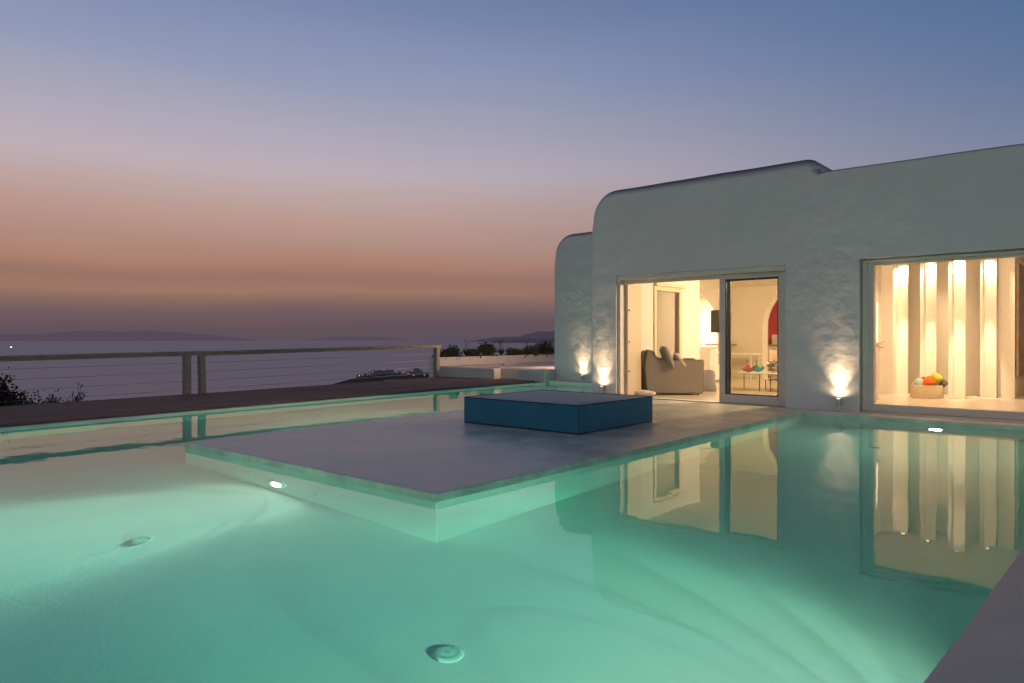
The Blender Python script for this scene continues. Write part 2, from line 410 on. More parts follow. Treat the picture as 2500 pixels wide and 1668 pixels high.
def hill_pts(keys, dist, wob, n=90, tip=True):
    us = [keys[0][0]+(keys[-1][0]-keys[0][0])*i/n for i in range(n+1)]
    r = []
    for u in us:
        px = interp(keys, u)
        px += wob*noise.noise(Vector((u*.03, dist*.01, 0)))+wob*.5*noise.noise(Vector((u*.1, 2, 0)))
        h = max(0, px)*dist/1744.4*math.cos(azu(u)-.716)
        r.append((azu(u), h+.1))
    return r
# heights here are crest heights in thousandths of distance
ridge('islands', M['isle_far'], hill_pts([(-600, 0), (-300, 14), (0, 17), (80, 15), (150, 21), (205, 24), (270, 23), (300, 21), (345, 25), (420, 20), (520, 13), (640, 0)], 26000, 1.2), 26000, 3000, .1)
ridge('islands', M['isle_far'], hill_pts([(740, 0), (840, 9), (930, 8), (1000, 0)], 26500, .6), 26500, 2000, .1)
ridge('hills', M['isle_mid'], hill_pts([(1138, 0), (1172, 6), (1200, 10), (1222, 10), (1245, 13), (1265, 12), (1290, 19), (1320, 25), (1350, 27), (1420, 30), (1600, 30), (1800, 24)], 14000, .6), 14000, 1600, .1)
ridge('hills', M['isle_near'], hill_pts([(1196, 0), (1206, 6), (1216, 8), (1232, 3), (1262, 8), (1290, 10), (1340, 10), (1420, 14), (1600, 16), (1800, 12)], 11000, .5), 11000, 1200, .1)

# hillside under the terrace running down to the shore
bm = BM()
grid = []
for i in range(25):
    a = math.radians(-40+200*i/24); row = []
    for d in (3, 8, 15, 22, 30, 45, 70, 110, 180, 300, 480, 640):
        z = -1.6-.125*max(0, d-14)
        if d > 14: z += .6*noise.noise(Vector((d*.05, a*5, 0)))
        row.append(bm.verts.new((-8-d*math.sin(a)*1.0, 8+d*math.cos(a), max(z, -76))))
    grid.append(row)
for i in range(24):
    for k in range(11): bm.faces.new((grid[i][k], grid[i+1][k], grid[i+1][k+1], grid[i][k+1]))
struct(obj('hillside', bm, M['soil'], smooth=True))

# headland
bm = BM(); cols = []
crest = [(800, 0), (808, .2), (825, 1.0), (840, 2.2), (862, 3.6), (880, 5.2), (920, 8.4), (970, 9.0), (1055, 9.0), (1200, 12), (1400, 16)]
for i in range(60):
    u = 800+i*10; h = interp(crest, u); a = azu(u); c = []
    for k in range(17):
        t = k/16; d = 1092+t*interp([(800, 2), (808, 8), (838, 95), (875, 190), (950, 260), (1400, 300)], u)
        f = math.sin(PI*t)**.6
        c.append(bm.verts.new(polar(a, d/math.cos(a-.716), SEA-.3+h*f*(1+.22*noise.noise(Vector((u*.04, t*6, 0)))))))
    cols.append(c)
for i in range(59):
    for k in range(16): bm.faces.new((cols[i][k], cols[i+1][k], cols[i+1][k+1], cols[i][k+1]))
struct(obj('headland', bm, M['land'], smooth=False))

# town houses on the headland
def town_house(u, vb, wpx, hpx, lit=0, label=None, extra=None, d=1235):
    a = azu(u); dd = d/math.cos(a-.716); k = d/1744.4
    z = 1.2-(vb-826)*k
    c = polar(a, dd, z)
    grp = None if label else 'small white houses of the headland village'
    o = empty('village_house', c, label or 'tiny white flat-roofed house in the village on the dark headland', 'house', grp, rz=a+random.uniform(-.3, .3))
    W, Hh = wpx*k, hpx*k
    bm = BM(); bx(bm, -W/2, -3, -3, W/2, 4, Hh)
    if extra:
        for (x0, x1, h2) in extra: bx(bm, x0*W, -1.5, Hh-.01, x1*W, 3, h2*k)
    obj('wall', bm, M['town'], o)
    n = max(1, int(wpx/5))
    for i in range(n):
        x = -W/2+(i+.5)*W/n
        l = i < lit
        ww = .62 if l else .42
        box('window', (x-ww, -3.06, Hh*.3), (x+ww, -2.98, Hh*.3+1.3), (M['town_lit'] if l else M['town_dark']), o)
    return o
for (u, vb, wp, hp, lit) in [(876, 921, 10, 6, 0), (889, 917, 12, 5, 1), (905, 915, 12, 7, 1), (914, 911, 14, 6, 1), (928, 910, 14, 6, 0), (941, 915, 20, 9, 0), (951, 910, 18, 7, 0), (893, 925, 9, 5, 1), (878, 926, 6, 6, 1),
                             (918, 921, 14, 5, 0), (905, 926, 10, 4, 1), (848, 935, 10, 3, 0), (933, 920, 12, 5, 1), (963, 916, 10, 6, 0), (957, 922, 12, 4, 0), (1070, 912, 18, 8, 0), (975, 912, 8, 5, 0)]:
    town_house(u, vb, wp, hp, lit)
town_house(998, 915, 12, 8, 2, 'small white village house with two bright windows, left of the tall block')
town_house(1017, 916, 34, 8, 0, 'tallest white village building with a stepped tower on the headland', extra=[(-.22, .18, 17), (.17, .36, 13)])
town_house(1045, 915, 14, 6, 0, 'white village house just right of the tall stepped building on the headland')
for (u, v, m_, lab) in [(1010, 917, 'town_lit', 'orange street lamp glowing below the tall white village building'), (1036, 916.5, 'town_lit', 'orange street lamp glowing right of the tall village building'),
                        (877, 930, 'town_lit2', 'greenish lamp glowing low on the headland slope'), (877, 918, 'town_lit2', 'white lamp glowing at the seaward end of the village')]:
    a = azu(u); d = 1180; z = 1.2-(v-826)*d/1744.4
    o = empty('street_lamp', polar(a, d/math.cos(a-.716), z-4), lab, 'street lamp', 'lamps of the headland village')
    bm = BM(); tube(bm, (0, 0, -3), (0, 0, 4), .09, n=6); obj('pole', bm, M['steel'], o)
    bm = BM(); soft_box(bm, (0, 0, 4.2), (.75, .75, .75), seg=4, e=2); obj('lamp_head', bm, M[m_], o, smooth=True)
# ferry light far out
a = azu(27); d = 5200
o = empty('ferry', polar(a, d/math.cos(a-.716), SEA), 'brightly lit ferry far out on the sea at the left', 'ship')
bm = BM(); prism(bm, [(-16, -3), (12, -3), (17, 0), (12, 3), (-16, 3)], 0, 5); obj('hull', bm, M['town'], o)
bm = BM(); bx(bm, -12, -2.5, 5, 8, 2.5, 12); obj('deckhouse', bm, emat('ferry_lights', (1, .93, .7), 2.2), o)

# ------------------------------------------------------------------ SETTING: pool, terraces
ZW = -.0635; ZF = -1.13
far_edge = [(-11.50, -.60), (-11.80, 2.80), (-12.015, 5.43), (-12.19, 9.39), (-12.39, 15.77)]
plat_left = [(-8.291, 3.754), (-8.356, 5.23), (-8.509, 8.58), (-8.555, 12.34)]
near_edge = [(-.66, -.60), (-.549, 2.80), (-.524, 3.41), (-.471, 5.0), (-.235, 11.775)]
pool_poly = near_edge+[(-4.049, 11.826), (-4.047, 3.766)]+plat_left+[(-8.555, 15.77)]+far_edge[::-1]
bm = BM(); prism(bm, pool_poly, ZF-.2, ZF); obj_ = struct(obj('pool_floor', bm, M['pool']))
bm = BM(); prism(bm, offset_poly(pool_poly, .02), ZF-.1, ZW)
wat = struct(obj('pool_water', bm, M['water']))

# cement platform in the pool and ledge along the house
bm = BM()
plat = [(-8.291, 3.754), (-4.047, 3.766), (-4.049, 11.826), (-.235, 11.775), (4, 11.72), (4, 12.7), (-8.50, 12.7), (-8.555, 12.34), (-8.509, 8.58), (-8.356, 5.23)]
prism(bm, plat, -.085, 0, 0, 0); prism(bm, offset_poly(plat, -.006), ZF-.1, -.086, 1, 1)
struct(obj('terrace', bm, [M['concrete'], M['pool']], bevel=.012, seg=3))
# right-hand and near deck
bm = BM()
prism(bm, near_edge[::-1]+[(-.66, -5), (9, -5), (9, 11.74), (4, 11.715), (-.235, 11.772)][0:0]+[(-.66, -6), (9, -6), (9, 11.70), (-.234, 11.77)], -.085, 0, 0, 0)
prism(bm, [(x+.006, y) for x, y in near_edge[::-1]]+[(-.654, -6), (9, -6), (9, 11.70), (-.228, 11.765)], ZF-.1, -.086, 1, 1)
struct(obj('paving', bm, [M['paving'], M['pool']], bevel=.008, seg=2))
bm = BM(); prism(bm, [(-16, -6), (-.662, -6), (-.662, -.6), (-16, -.6)], ZF-.1, -.001, 1, 0)
struct(obj('paving', bm, [M['paving'], M['pool']], bevel=.008))
# coping strip on the sea side
inner = far_edge; outer = [(x-.13, y) for x, y in far_edge]
bm = BM(); prism(bm, inner+outer[::-1], ZF-.1, -.036, 1, 0)
struct(obj('pool_edge', bm, [M['coping'], M['pool']], bevel=.006))
# end ledge
bm = BM(); prism(bm, [(-12.54, 15.77), (-8.4, 15.77), (-8.4, 16.35), (-12.54, 16.35)], ZF-.1, .002, 1, 0)
bx(bm, -13.2, 15.62, -.2, -12.45, 16.0, .055)
struct(obj('ledge', bm, [M['low_plaster'], M['pool']], bevel=.02, seg=3))

# timber deck
oute = [(-15.02, -.6), (-15.05, 3.57), (-15.18, 4.91), (-15.27, 6.98), (-15.39, 8.37), (-15.64, 10.9), (-16.03, 13.84), (-16.25, 15.9)]
bm = BM()
inn = [(x-.132, y) for x, y in far_edge[:-1]]+[(-12.522, 15.6), (-12.9, 15.9)]
def edge_x(pts, y):
    for (x0, y0), (x1, y1) in zip(pts, pts[1:]):
        if y0 <= y <= y1: return x0+(x1-x0)*(y-y0)/(y1-y0)
    return pts[-1][0]
nb = 24
for k in range(nb):     # individual boards following the pool edge, with thin gaps
    ys = [-.6+.66*i for i in range(26)]
    L = []; Rr = []
    for y in ys:
        y = min(y, 15.9)
        a = edge_x(inn, y); b_ = edge_x(oute, y)
        L.append((a+(b_-a)*(k/nb)-.0, y)); Rr.append((a+(b_-a)*((k+1)/nb)+.006, y))
    dz = random.uniform(-.0015, .0015)
    prism(bm, Rr+L[::-1], -.05, .004+dz)
struct(obj('deck', bm, M['deck']))
bm = BM(); prism(bm, [(x+.02, y) for x, y in inn]+[(x+.05, y) for x, y in oute[::-1]], -1.6, -.03)
struct(obj('deck_base', bm, M['land']))

# ------------------------------------------------------------------ HOUSE
house = empty('house', (-6, 14, 0), 'white rounded plaster villa with lit glass doors beside the pool', 'house')
def part(name, bm, mats, **kw):
    o = obj(name, bm, mats, None, **kw)
    o.parent = house; o.matrix_parent_inverse = Matrix.Translation((6, -14, 0)); return o

def shell(name, outline, y0, y1, holes=(), open_side=None, wall_t=.35):
    """outline: list of (x, z, r) running over the top from left foot to right foot; extruded in y with a rolled front edge"""
    n = len(outline); P = [Vector((x, z)) for x, z, r in outline]
    nor = []
    for i in range(n):
        a = P[max(0, i-1)]; b = P[min(n-1, i+1)]; t = (b-a).normalized(); nor.append(Vector((-t.y, t.x)))
    bm = BM(); rings = []
    K = 7
    for k in range(K+1):
        t = PI/2*k/K; ring = []
        for i, (x, z, r) in enumerate(outline):
            q = P[i]-nor[i]*r*(1-math.sin(t)); ring.append(bm.verts.new((q.x, y0+r*(1-math.cos(t)), q.y)))
        rings.append(ring)
    for yy in [y0+.4, 13.2 if y0 < 13 else 17.4, 16.5 if y0 < 13 else 18.5, 17.6 if y0 < 13 else 20, 20 if y0 < 13 else 23, y1]:
        rings.append([bm.verts.new((P[i].x, yy, P[i].y)) for i in range(n)])
    for a, b in zip(rings, rings[1:]):
        for i in range(n-1): 
            if open_side and open_side(P[i], P[i+1], a[i].co.y): continue
            f = bm.faces.new((a[i], a[i+1], b[i+1], b[i])); f.smooth = True
    f = bm.faces.new(rings[-1])
    # front skin with openings
    bpoly = [v.co for v in rings[0]]
    polys = [[Vector((p.x, p.z, 0)) for p in bpoly]]
    for (x0, z0, x1, z1) in holes: polys.append([Vector((x0, z0, 0)), Vector((x0, z1, 0)), Vector((x1, z1, 0)), Vector((x1, z0, 0))])
    flat = [v for pl in polys for v in pl]
    hv = []
    for pl in polys[1:]: hv += [bm.verts.new((v.x, y0, v.y)) for v in pl]
    allv = rings[0]+hv
    for tri in geometry.tessellate_polygon(polys):
        try: f = bm.faces.new([allv[i] for i in tri])
        except Exception: pass
    # reveals
    for (x0, z0, x1, z1) in holes:
        c = [(x0, z0), (x0, z1), (x1, z1), (x1, z0)]
        for i in range(4):
            (ax, az), (bx_, bz) = c[i], c[(i+1) % 4]
            bm.faces.new([bm.verts.new(p) for p in ((ax, y0, az), (bx_, y0, bz), (bx_, y0+wall_t, bz), (ax, y0+wall_t, az))])
    bmesh.ops.remove_doubles(bm, verts=bm.verts[:], dist=.0004)
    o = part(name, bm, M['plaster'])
    return o

def outl(seq):
    """densify and wobble"""
    r = []
    for (a, b) in zip(seq, seq[1:]):
        n = max(1, int(math.hypot(a[0]-b[0], a[1]-b[1])/.12))
        for i in range(n):
            t = i/n; r.append((a[0]+(b[0]-a[0])*t, a[1]+(b[1]-a[1])*t, a[2]+(b[2]-a[2])*t))
    r.append(seq[-1])
    w_ = []
    for (x, z, rr) in r:
        k = min(1, max(0, (z-1)/2))
        w_.append((x+.008*k*noise.noise(Vector((x*.8, z*1.5, 1))), z+.006*k*noise.noise(Vector((x*1.3, 0, 5))), rr))
    return w_
def arc(cx, cz, rx, rz, a0, a1, n, r):
    return [(cx+rx*math.cos(math.radians(a0+(a1-a0)*i/n)), cz+rz*math.sin(math.radians(a0+(a1-a0)*i/n)), r) for i in range(n+1)]

main = [(-8.555, -1.3, .05), (-8.555, 3.3, .05)]+arc(-7.98, 3.66, .575, .565, 180, 90, 10, .16)+[(-6.2, 4.245, .22)]+arc(-4.22, 3.99, .26, .25, 90, 12, 7, .20)+[(-3.955, 3.965, .09), (-3.86, 3.962, .04), (-1, 3.945, .04), (6, 3.92, .04), (6, -1.3, .04)]
OP1 = (-7.935, 0, -4.505, 2.455); OP2 = (-3.335, .012, 1.2, 2.465)
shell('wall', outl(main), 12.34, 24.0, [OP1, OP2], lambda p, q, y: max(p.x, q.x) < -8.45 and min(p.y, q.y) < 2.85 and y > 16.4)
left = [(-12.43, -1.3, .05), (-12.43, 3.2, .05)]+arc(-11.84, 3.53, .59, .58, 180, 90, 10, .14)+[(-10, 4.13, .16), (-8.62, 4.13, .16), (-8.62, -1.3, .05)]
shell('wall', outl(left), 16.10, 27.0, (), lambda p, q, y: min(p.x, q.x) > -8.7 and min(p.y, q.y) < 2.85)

# interior of the living room: floor, side wall with window, cross wall with two arches, end wall, ceiling
bm = BM(); bx(bm, -8.3, 12.62, -.2, -4.2, 26.5, .0); bx(bm, -12.3, 16.4, -.2, -8.3, 26.5, .0)
bx(bm, -4.0, 12.62, -.2, 3.0, 24.0, .018)
part('room_floor', bm, M['floor_room'])
bm = BM(); bx(bm, -8.3, 12.70, 2.72, -4.2, 26.5, 2.8); bx(bm, -12.3, 16.4, 2.72, -8.3, 26.5, 2.8); bx(bm, -4.0, 12.70, 2.78, 3, 23.8, 2.86)
part('ceiling', bm, M['plaster_room'])
bm = BM()
XW = -8.2
bx(bm, XW-.34, 12.69, 0, XW, 14.30, 2.72); bx(bm, XW-.34, 14.30, 2.36, XW, 15.58, 2.72); bx(bm, XW-.34, 15.58, 0, XW, 16.58, 2.72)
bx(bm, -4.28, 12.69, 0, -4.02, 20.5, 2.78)          # party wall between the two rooms
bx(bm, -8.3, 12.58, 2.455, -4.1, 12.70, 2.80); bx(bm, -8.3, 12.58, 0, -7.94, 12.70, 2.46); bx(bm, -4.50, 12.58, 0, -4.2, 12.7, 2.46)
bx(bm, -4.0, 12.58, 2.47, 3, 12.70, 2.86); bx(bm, -4.0, 12.58, 0, -3.34, 12.7, 2.48)
part('inner_wall', bm, M['plaster_room'])

def arch_wall(x0, x1, z1, y0, y1, arches):
    polys = [[Vector((x0, 0, 0)), Vector((x1, 0, 0)), Vector((x1, z1, 0)), Vector((x0, z1, 0))]]
    bm = BM()
    for (cx, cz, r) in arches:
        pl = [Vector((cx-r, .001, 0))]+[Vector((cx-r*math.cos(PI*i/20), cz+r*math.sin(PI*i/20), 0)) for i in range(21)]+[Vector((cx+r, .001, 0))]
        polys.append(pl)
    for y in (y0, y1):
        vs = [bm.verts.new((v.x, y, v.y)) for pl in polys for v in pl]
        for t in geometry.tessellate_polygon(polys):
            try: bm.faces.new([vs[i] for i in t])
            except Exception: pass
    for pl in polys:
        n = len(pl)
        for i in range(n):
            a, b = pl[i], pl[(i+1) % n]
            bm.faces.new([bm.verts.new(p) for p in ((a.x, y0, a.y), (b.x, y0, b.y), (b.x, y1, b.y), (a.x, y1, a.y))])
    bmesh.ops.remove_doubles(bm, verts=bm.verts[:], dist=.0005)
    return bm
part('arch_wall', arch_wall(-12.3, -4.2, 2.72, 20.65, 21.05, [(-10.92, 1.5, 1.30), (-6.9, 1.5, 1.32)]), M['plaster_room'])
bm = BM(); bx(bm, -12.3, 24.2, 0, -4.2, 24.4, 2.72); bx(bm, -12.34, 16.4, 0, -12.2, 24.2, 2.72); bx(bm, -4.25, 20.5, 0, -4.1, 24.2, 2.72); bx(bm, -9.62, 21.05, 0, -9.48, 24.2, 2.72)
bx(bm, -12.2, 16.38, 0, -8.54, 16.5, 2.72)
part('inner_wall', bm, M['plaster_room'])

# side window in the living-room wall
sw = obj('side_window', BM(), M['frame']); bpy.data.objects.remove(sw)
bm = BM()
bx(bm, XW-.06, 14.30, 0, XW+.035, 14.40, 2.40); bx(bm, XW-.06, 15.47, 0, XW+.035, 15.60, 2.40); bx(bm, XW-.06, 14.40, 2.28, XW+.034, 15.47, 2.38); bx(bm, XW-.06, 14.40, 0, XW+.034, 15.47, .12)
bx(bm, XW-.0, 14.30, 2.38, XW+.09, 15.66, 2.45)
swin = part('side_window', bm, pmat('cream_frame', (.66, .55, .36), .5), bevel=.006)
bm = BM(); bx(bm, XW-.04, 14.40, .12, XW-.03, 15.47, 2.28); o = obj('pane', bm, M['glass_room'], swin)

# sliding door 1
dr = part('door_frame', (lambda b: (bx(b, -7.935, 12.36, 2.365, -4.505, 12.62, 2.452), bx(b, -7.932, 12.40, 0, -7.87, 12.62, 2.365), bx(b, -4.57, 12.40, 0, -4.508, 12.62, 2.365),
          bx(b, -7.87, 12.50, 2.29, -5.70, 12.56, 2.365), bx(b, -7.93, 12.42, -.02, -4.51, 12.62, .012), b)[-1])(BM()), M['frame'], bevel=.006)
def slab_door(x0, x1, y, z0, z1, st, gl, name, seal=True, th=.05, bot=None):
    bot = bot or st
    b = BM()
    bx(b, x0, y, z0, x0+st, y+th, z1); bx(b, x1-st, y, z0, x1, y+th, z1); bx(b, x0+st, y, z1-st*.8, x1-st, y+th, z1); bx(b, x0+st, y, z0, x1-st, y+th, z0+bot)
    d = part(name, b, M['frame'], bevel=.005)
    b = BM(); e = .018
    bx(b, x0+st, y+.012, z0+bot, x0+st+e, y+th-.006, z1-st*.8); bx(b, x1-st-e, y+.012, z0+bot, x1-st, y+th-.006, z1-st*.8)
    bx(b, x0+st+e, y+.012, z1-st*.8-e, x1-st-e, y+th-.006, z1-st*.8); bx(b, x0+st+e, y+.012, z0+bot, x1-st-e, y+th-.006, z0+bot+e)
    obj('seal', b, M['frame_dark'], d)
    b = BM(); v = [b.verts.new(p) for p in ((x0+st, y+th*.5, z0+bot), (x1-st, y+th*.5, z0+bot), (x1-st, y+th*.5, z1-st*.8), (x0+st, y+th*.5, z1-st*.8))]; b.faces.new(v)
    obj('pane', b, gl, d)
    return d
slab_door(-5.775, -4.57, 12.47, .014, 2.363, .115, M['glass'], 'sliding_door', bot=.15)
slab_door(-5.72, -4.60, 12.55, .014, 2.34, .10, M['glass'], 'sliding_door', bot=.13)
# folded leaf at the left end of the opening (seen edge on)
d = part('sliding_door', (lambda b: (bx(b, -7.865, 12.57, .014, -7.80, 13.10, 2.30), b)[-1])(BM()), pmat('door_leaf', (.60, .50, .36), .5), bevel=.005)
for z in (.5, 1.1, 1.75): box('hinge', (-7.802, 12.60, z), (-7.785, 12.63, z+.03), M['black'], d)
# big window 2
b = BM(); bx(b, -3.332, 12.46, .014, -3.15, 12.60, 2.462); bx(b, -3.15, 12.46, 2.36, 1.19, 12.60, 2.462); bx(b, -3.15, 12.46, .014, 1.19, 12.60, .135); bx(b, 1.1, 12.46, .135, 1.19, 12.6, 2.36)
d = part('window', b, M['frame'], bevel=.006)
b = BM(); bx(b, -3.30, 12.42, .03, -3.24, 12.459, 2.44); bx(b, -3.24, 12.42, 2.40, 1.18, 12.459, 2.44); obj('track', b, M['frame'], d, bevel=.004)
b = BM(); v = [b.verts.new(p) for p in ((-3.15, 12.53, .135), (1.1, 12.53, .135), (1.1, 12.53, 2.36), (-3.15, 12.53, 2.36))]; b.faces.new(v); obj('pane', b, M['glass_big'], d)
b = BM(); bx(b, -3.33, 12.20, -.01, 1.3, 12.30, .010); bx(b, -3.33, 12.345, -.01, 1.19, 12.46, .013)
part('sill', b, M['coping'], bevel=.003)

# second room: back wall, projecting corner, four fin columns
bm = BM(); bx(bm, -4.02, 17.25, 0, -1.74, 17.45, 2.8); bx(bm, -1.94, 16.86, 0, -1.74, 17.25, 2.8); bx(bm, -1.94, 17.45, 0, -1.74, 23, 2.8); bx(bm, -4.02, 16.52, 0, -3.80, 17.25, 2.8)
bx(bm, -2.01, 16.86, 0, -1.94, 17.3, 2.8)
bx(bm, -1.74, 22, 0, 3, 22.2, 2.8); bx(bm, 2.8, 12.7, 0, 3, 22.2, 2.8)
part('inner_wall', bm, M['plaster_room'])
for (x0, x1, y0, sw_) in ((-3.80, -3.578, 16.80, 0), (-3.19, -2.992, 16.45, .11), (-2.62, -2.42, 15.98, .10), (-2.215, -2.012, 16.69, .08)):
    bm = BM(); bx(bm, x0, y0, .018, x1, y0+.06, 2.79)
    if sw_: bx(bm, x0-sw_, y0+.06, .018, x0+.03, y0+.13, 2.79)
    part('column', bm, M['plaster_room'], bevel=.008)

# ------------------------------------------------------------------ lit things: wall uplights
def uplight(x, y, z, label, tilt):
    o = empty('wall_uplight', (x, y, z), label, 'wall lamp', 'uplights on the villa wall')
    b = BM(); bx(b, -.03, -.012, -.07, .03, 0, .03); tube(b, (.03+.008, -.045, -.06), (.03+.008, -.045, .02), .006, n=6); tube(b, (0, -.01, -.03), (0, -.06, -.03), .012, n=8)
    obj('bracket', b, M['lamp_body'], o)
    b = BM(); lathe(b, [(.001, -.105), (.036, -.105), (.038, -.10), (.038, .02), (.034, .02), (.034, .008), (.001, .008)], (0, -.085, 0), 20); obj('lamp_body', b, M['lamp_body'], o, smooth=False)
    b = BM(); lathe(b, [(.001, .014), (.033, .014)], (0, -.085, 0), 20); obj('lens', b, M['lens'], o)
    for (pw, sz, bl, dr_, nm) in ((42, 22, 1.0, (0, .035, 1), 'narrow'), (72, 76, 1.0, (0, -.02, 1), 'mid'), (4, 168, .6, (0, .02, 1), 'wide')):
        l = light('beam', 'SPOT', (x, y-.085, z+.03), pw, WARM, dr_, spot_size=math.radians(sz), spot_blend=bl, shadow_soft_size=.02)
        l.parent = o; l.matrix_parent_inverse = Matrix.Translation((-x, -y, -z))
uplight(-8.23, 12.34, .19, 'small wall uplight left of the open glass doors', 0)
uplight(-3.62, 12.34, .19, 'small wall uplight between the glass doors and the large window', 0)
uplight(-11.40, 16.10, .16, 'small wall uplight on the rear left wing above the pool', 0)

# pool lamps
def pool_lamp(x, y, z, dy, label, power, size=100, extra=0, aim=(0, 0)):
    rz = 0.0
    if dy == 'x': rz = -PI/2; dy = -1      # faces -X
    if dy == -2: rz = PI; dy = -1          # faces +Y
    o = empty('pool_light', (x, y, z), label, 'pool light', 'round lamps set in the pool walls', rz=rz)
    b = BM(); lathe(b, [(.001, dy*.030), (.085, dy*.028)], (0, 0, 0), 28, 'y'); obj('lens', b, M['poollens'], o)
    b = BM(); lathe(b, [(.085, dy*.001), (.125, dy*.003), (.125, dy*.018), (.115, dy*.028), (.088, dy*.032), (.085, dy*.026)], (0, 0, 0), 28, 'y'); obj('rim', b, M['grille'], o, smooth=True)
    layers = ((.20, .40), (.20, .60), (.20, .85), (.16, 1.15), (.14, 1.5), (.10, 1.9)) if power > 50 else ((1, 1),)
    for (fr_, sz_) in layers:      # the lamp's reflector throws a soft-edged beam
        l = light('beam', 'AREA', (0, dy*.05, 0), power*fr_, (.98, .94, .75), (aim[0], dy, aim[1]), shape='DISK', size=.14, spread=math.radians(min(170, size*sz_))); l.parent = o
    if extra: l = light('glow', 'AREA', (0, dy*.05, 0), extra, (.98, .94, .75), (0, dy, -.05), shape='DISK', size=.15); l.parent = o
pool_lamp(-6.27, 3.757, -.80, -1, 'round pool light glowing in the front wall of the grey platform', 300, 48, 20, aim=(-.06, -.20))
pool_lamp(-2.15, 11.80, -.56, -1, 'round pool light glowing in the far wall under the large window', 14, 110, 34)
pool_lamp(-.530, 3.10, -.50, 'x', 'round pool light in the right pool wall near the camera', 360, 76, 12, aim=(.0, -.62))
pool_lamp(-3.6, -.597, -.6, -2, 'added round fill light in the near pool wall, right of two', 1, 140, 2)  # unseen lamp added to fill the pool and the platform's front face
pool_lamp(-8.2, -.597, -.6, -2, 'added round fill light in the near pool wall, left of two', 2, 140, 9)  # second unseen fill, added to brighten the left part of the pool
pool_lamp(-10.6, 15.77, -.5, -1, 'round pool light at the far end of the narrow pool arm', 20, 110, 40)
pool_lamp(-8.42, 7.6, -.5, 'x', 'added round fill light in the long side of the platform facing the sea', 10, 130, 60)  # unseen lamp added to make the narrow pool arm glow

def jet(x, z):
    o = empty('pool_jet', (x, 3.757, z), 'small round water inlet in the platform wall under water', 'pool inlet', 'inlets along the platform wall')
    b = BM(); lathe(b, [(.055, 0), (.055, -.008), (.045, -.014), (.03, -.012), (.028, -.004), (.012, -.004), (.010, -.014), (.001, -.014)], (0, 0, 0), 20, 'y'); obj('nozzle', b, M['grille'], o, smooth=True)
    b = BM(); lathe(b, [(.028, -.0052), (.013, -.0052)], (0, 0, 0), 20, 'y'); obj('opening', b, M['hole'], o)
for i, (x, z) in enumerate(((-7.84, -.52), (-6.81, -.66), (-5.64, -.80))): jet(x, z)

def drain(x, y, label):
    o = empty('floor_drain', (x, y, ZF), label, 'pool drain', 'round drain covers on the pool floor')
    b = BM(); lathe(b, [(.085, 0), (.084, .007), (.075, .014), (.066, .0175), (.04, .019), (.001, .0195)], (0, 0, 0), 40); obj('cover', b, M['grille'], o, smooth=True)
    b = BM()
    for (r, n, w_) in ((.059, 24, .0055), (.047, 18, .0045)):
        for i in range(n):
            t = 2*PI*i/n; c = Vector((r*math.cos(t), r*math.sin(t), .0200)); a = Vector((math.cos(t), math.sin(t), 0)); s = Vector((-math.sin(t), math.cos(t), 0))
            v = [b.verts.new(c+a*w_*p+s*w_*q) for p, q in ((-1, -1), (1, -1), (1, 1), (-1, 1))]; b.faces.new(v)
    obj('grille', b, M['hole'], o)
    b = BM(); v = [b.verts.new((.008*math.cos(t), .008*math.sin(t), .0210)) for t in [2*PI*i/10 for i in range(10)]]; b.faces.new(v)
    obj('screw', b, M['hole'], o)
drain(-2.79, 2.68, 'white round drain cover on the pool floor at the bottom of the picture')
drain(-5.74, 2.26, 'white round drain cover on the pool floor left of the platform light')

# dead leaf on the water
o = empty('leaf', (-2.236, 8.893, ZW+.003), 'small dead leaf floating on the pool near the large window', 'leaf')
b = BM(); v = [b.verts.new(p) for p in ((-.07, 0, 0), (-.03, .025, .004), (.03, .02, .002), (.08, 0, .004), (.03, -.02, 0), (-.03, -.022, .003))]; b.faces.new(v); obj('blade', b, M['leaf_dark'], o)

# ------------------------------------------------------------------ DAYBED
bed = empty('daybed', (-6.17, 8.1, 0), 'low square daybed covered in petrol blue vinyl, standing on the grey platform', 'daybed')
X0, X1, Y0, Y1, HZ = -.993, .993, -.90, .90, .366
def bed_side(a, b_, seams, name):
    bm = BM(); a, b_ = Vector(a), Vector(b_); d = b_-a; nn = 60; mrows = 10
    nrm_ = Vector((d.y, -d.x, 0)).normalized()
    g = []
    for i in range(nn+1):
        row = []
        for j in range(mrows+1):
            t = i/nn; z = .012+(HZ-.02)*j/mrows
            off = .005*noise.noise(Vector((t*16, z*1.5, a.x*3)))*(1-(z/HZ)*.5)+.004*math.sin(PI*j/mrows)
            for s in seams: off -= .012*math.exp(-((t-s)/.006)**2)
            p = a+d*t+nrm_*off; row.append(bm.verts.new((p.x, p.y, z)))
        g.append(row)
    for i in range(nn):
        for j in range(mrows): bm.faces.new((g[i][j], g[i+1][j], g[i+1][j+1], g[i][j+1]))
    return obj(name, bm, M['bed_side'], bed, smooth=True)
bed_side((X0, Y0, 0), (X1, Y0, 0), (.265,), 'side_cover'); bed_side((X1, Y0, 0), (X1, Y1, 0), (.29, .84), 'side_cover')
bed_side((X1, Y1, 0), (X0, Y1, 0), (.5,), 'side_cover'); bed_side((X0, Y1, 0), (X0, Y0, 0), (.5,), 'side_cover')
bm = BM(); g = []
for i in range(41):
    row = []
    for j in range(41):
        x = X0+(X1-X0)*i/40; y = Y0+(Y1-Y0)*j/40; e = min(1, min(i, 40-i, j, 40-j)/3)
        row.append(bm.verts.new((x, y, HZ-.008+.012*e+.006*noise.noise(Vector((x*2.5, y*2.5, 0)))*e)))
    g.append(row)
for i in range(40):
    for j in range(40): bm.faces.new((g[i][j], g[i+1][j], g[i+1][j+1], g[i][j+1]))
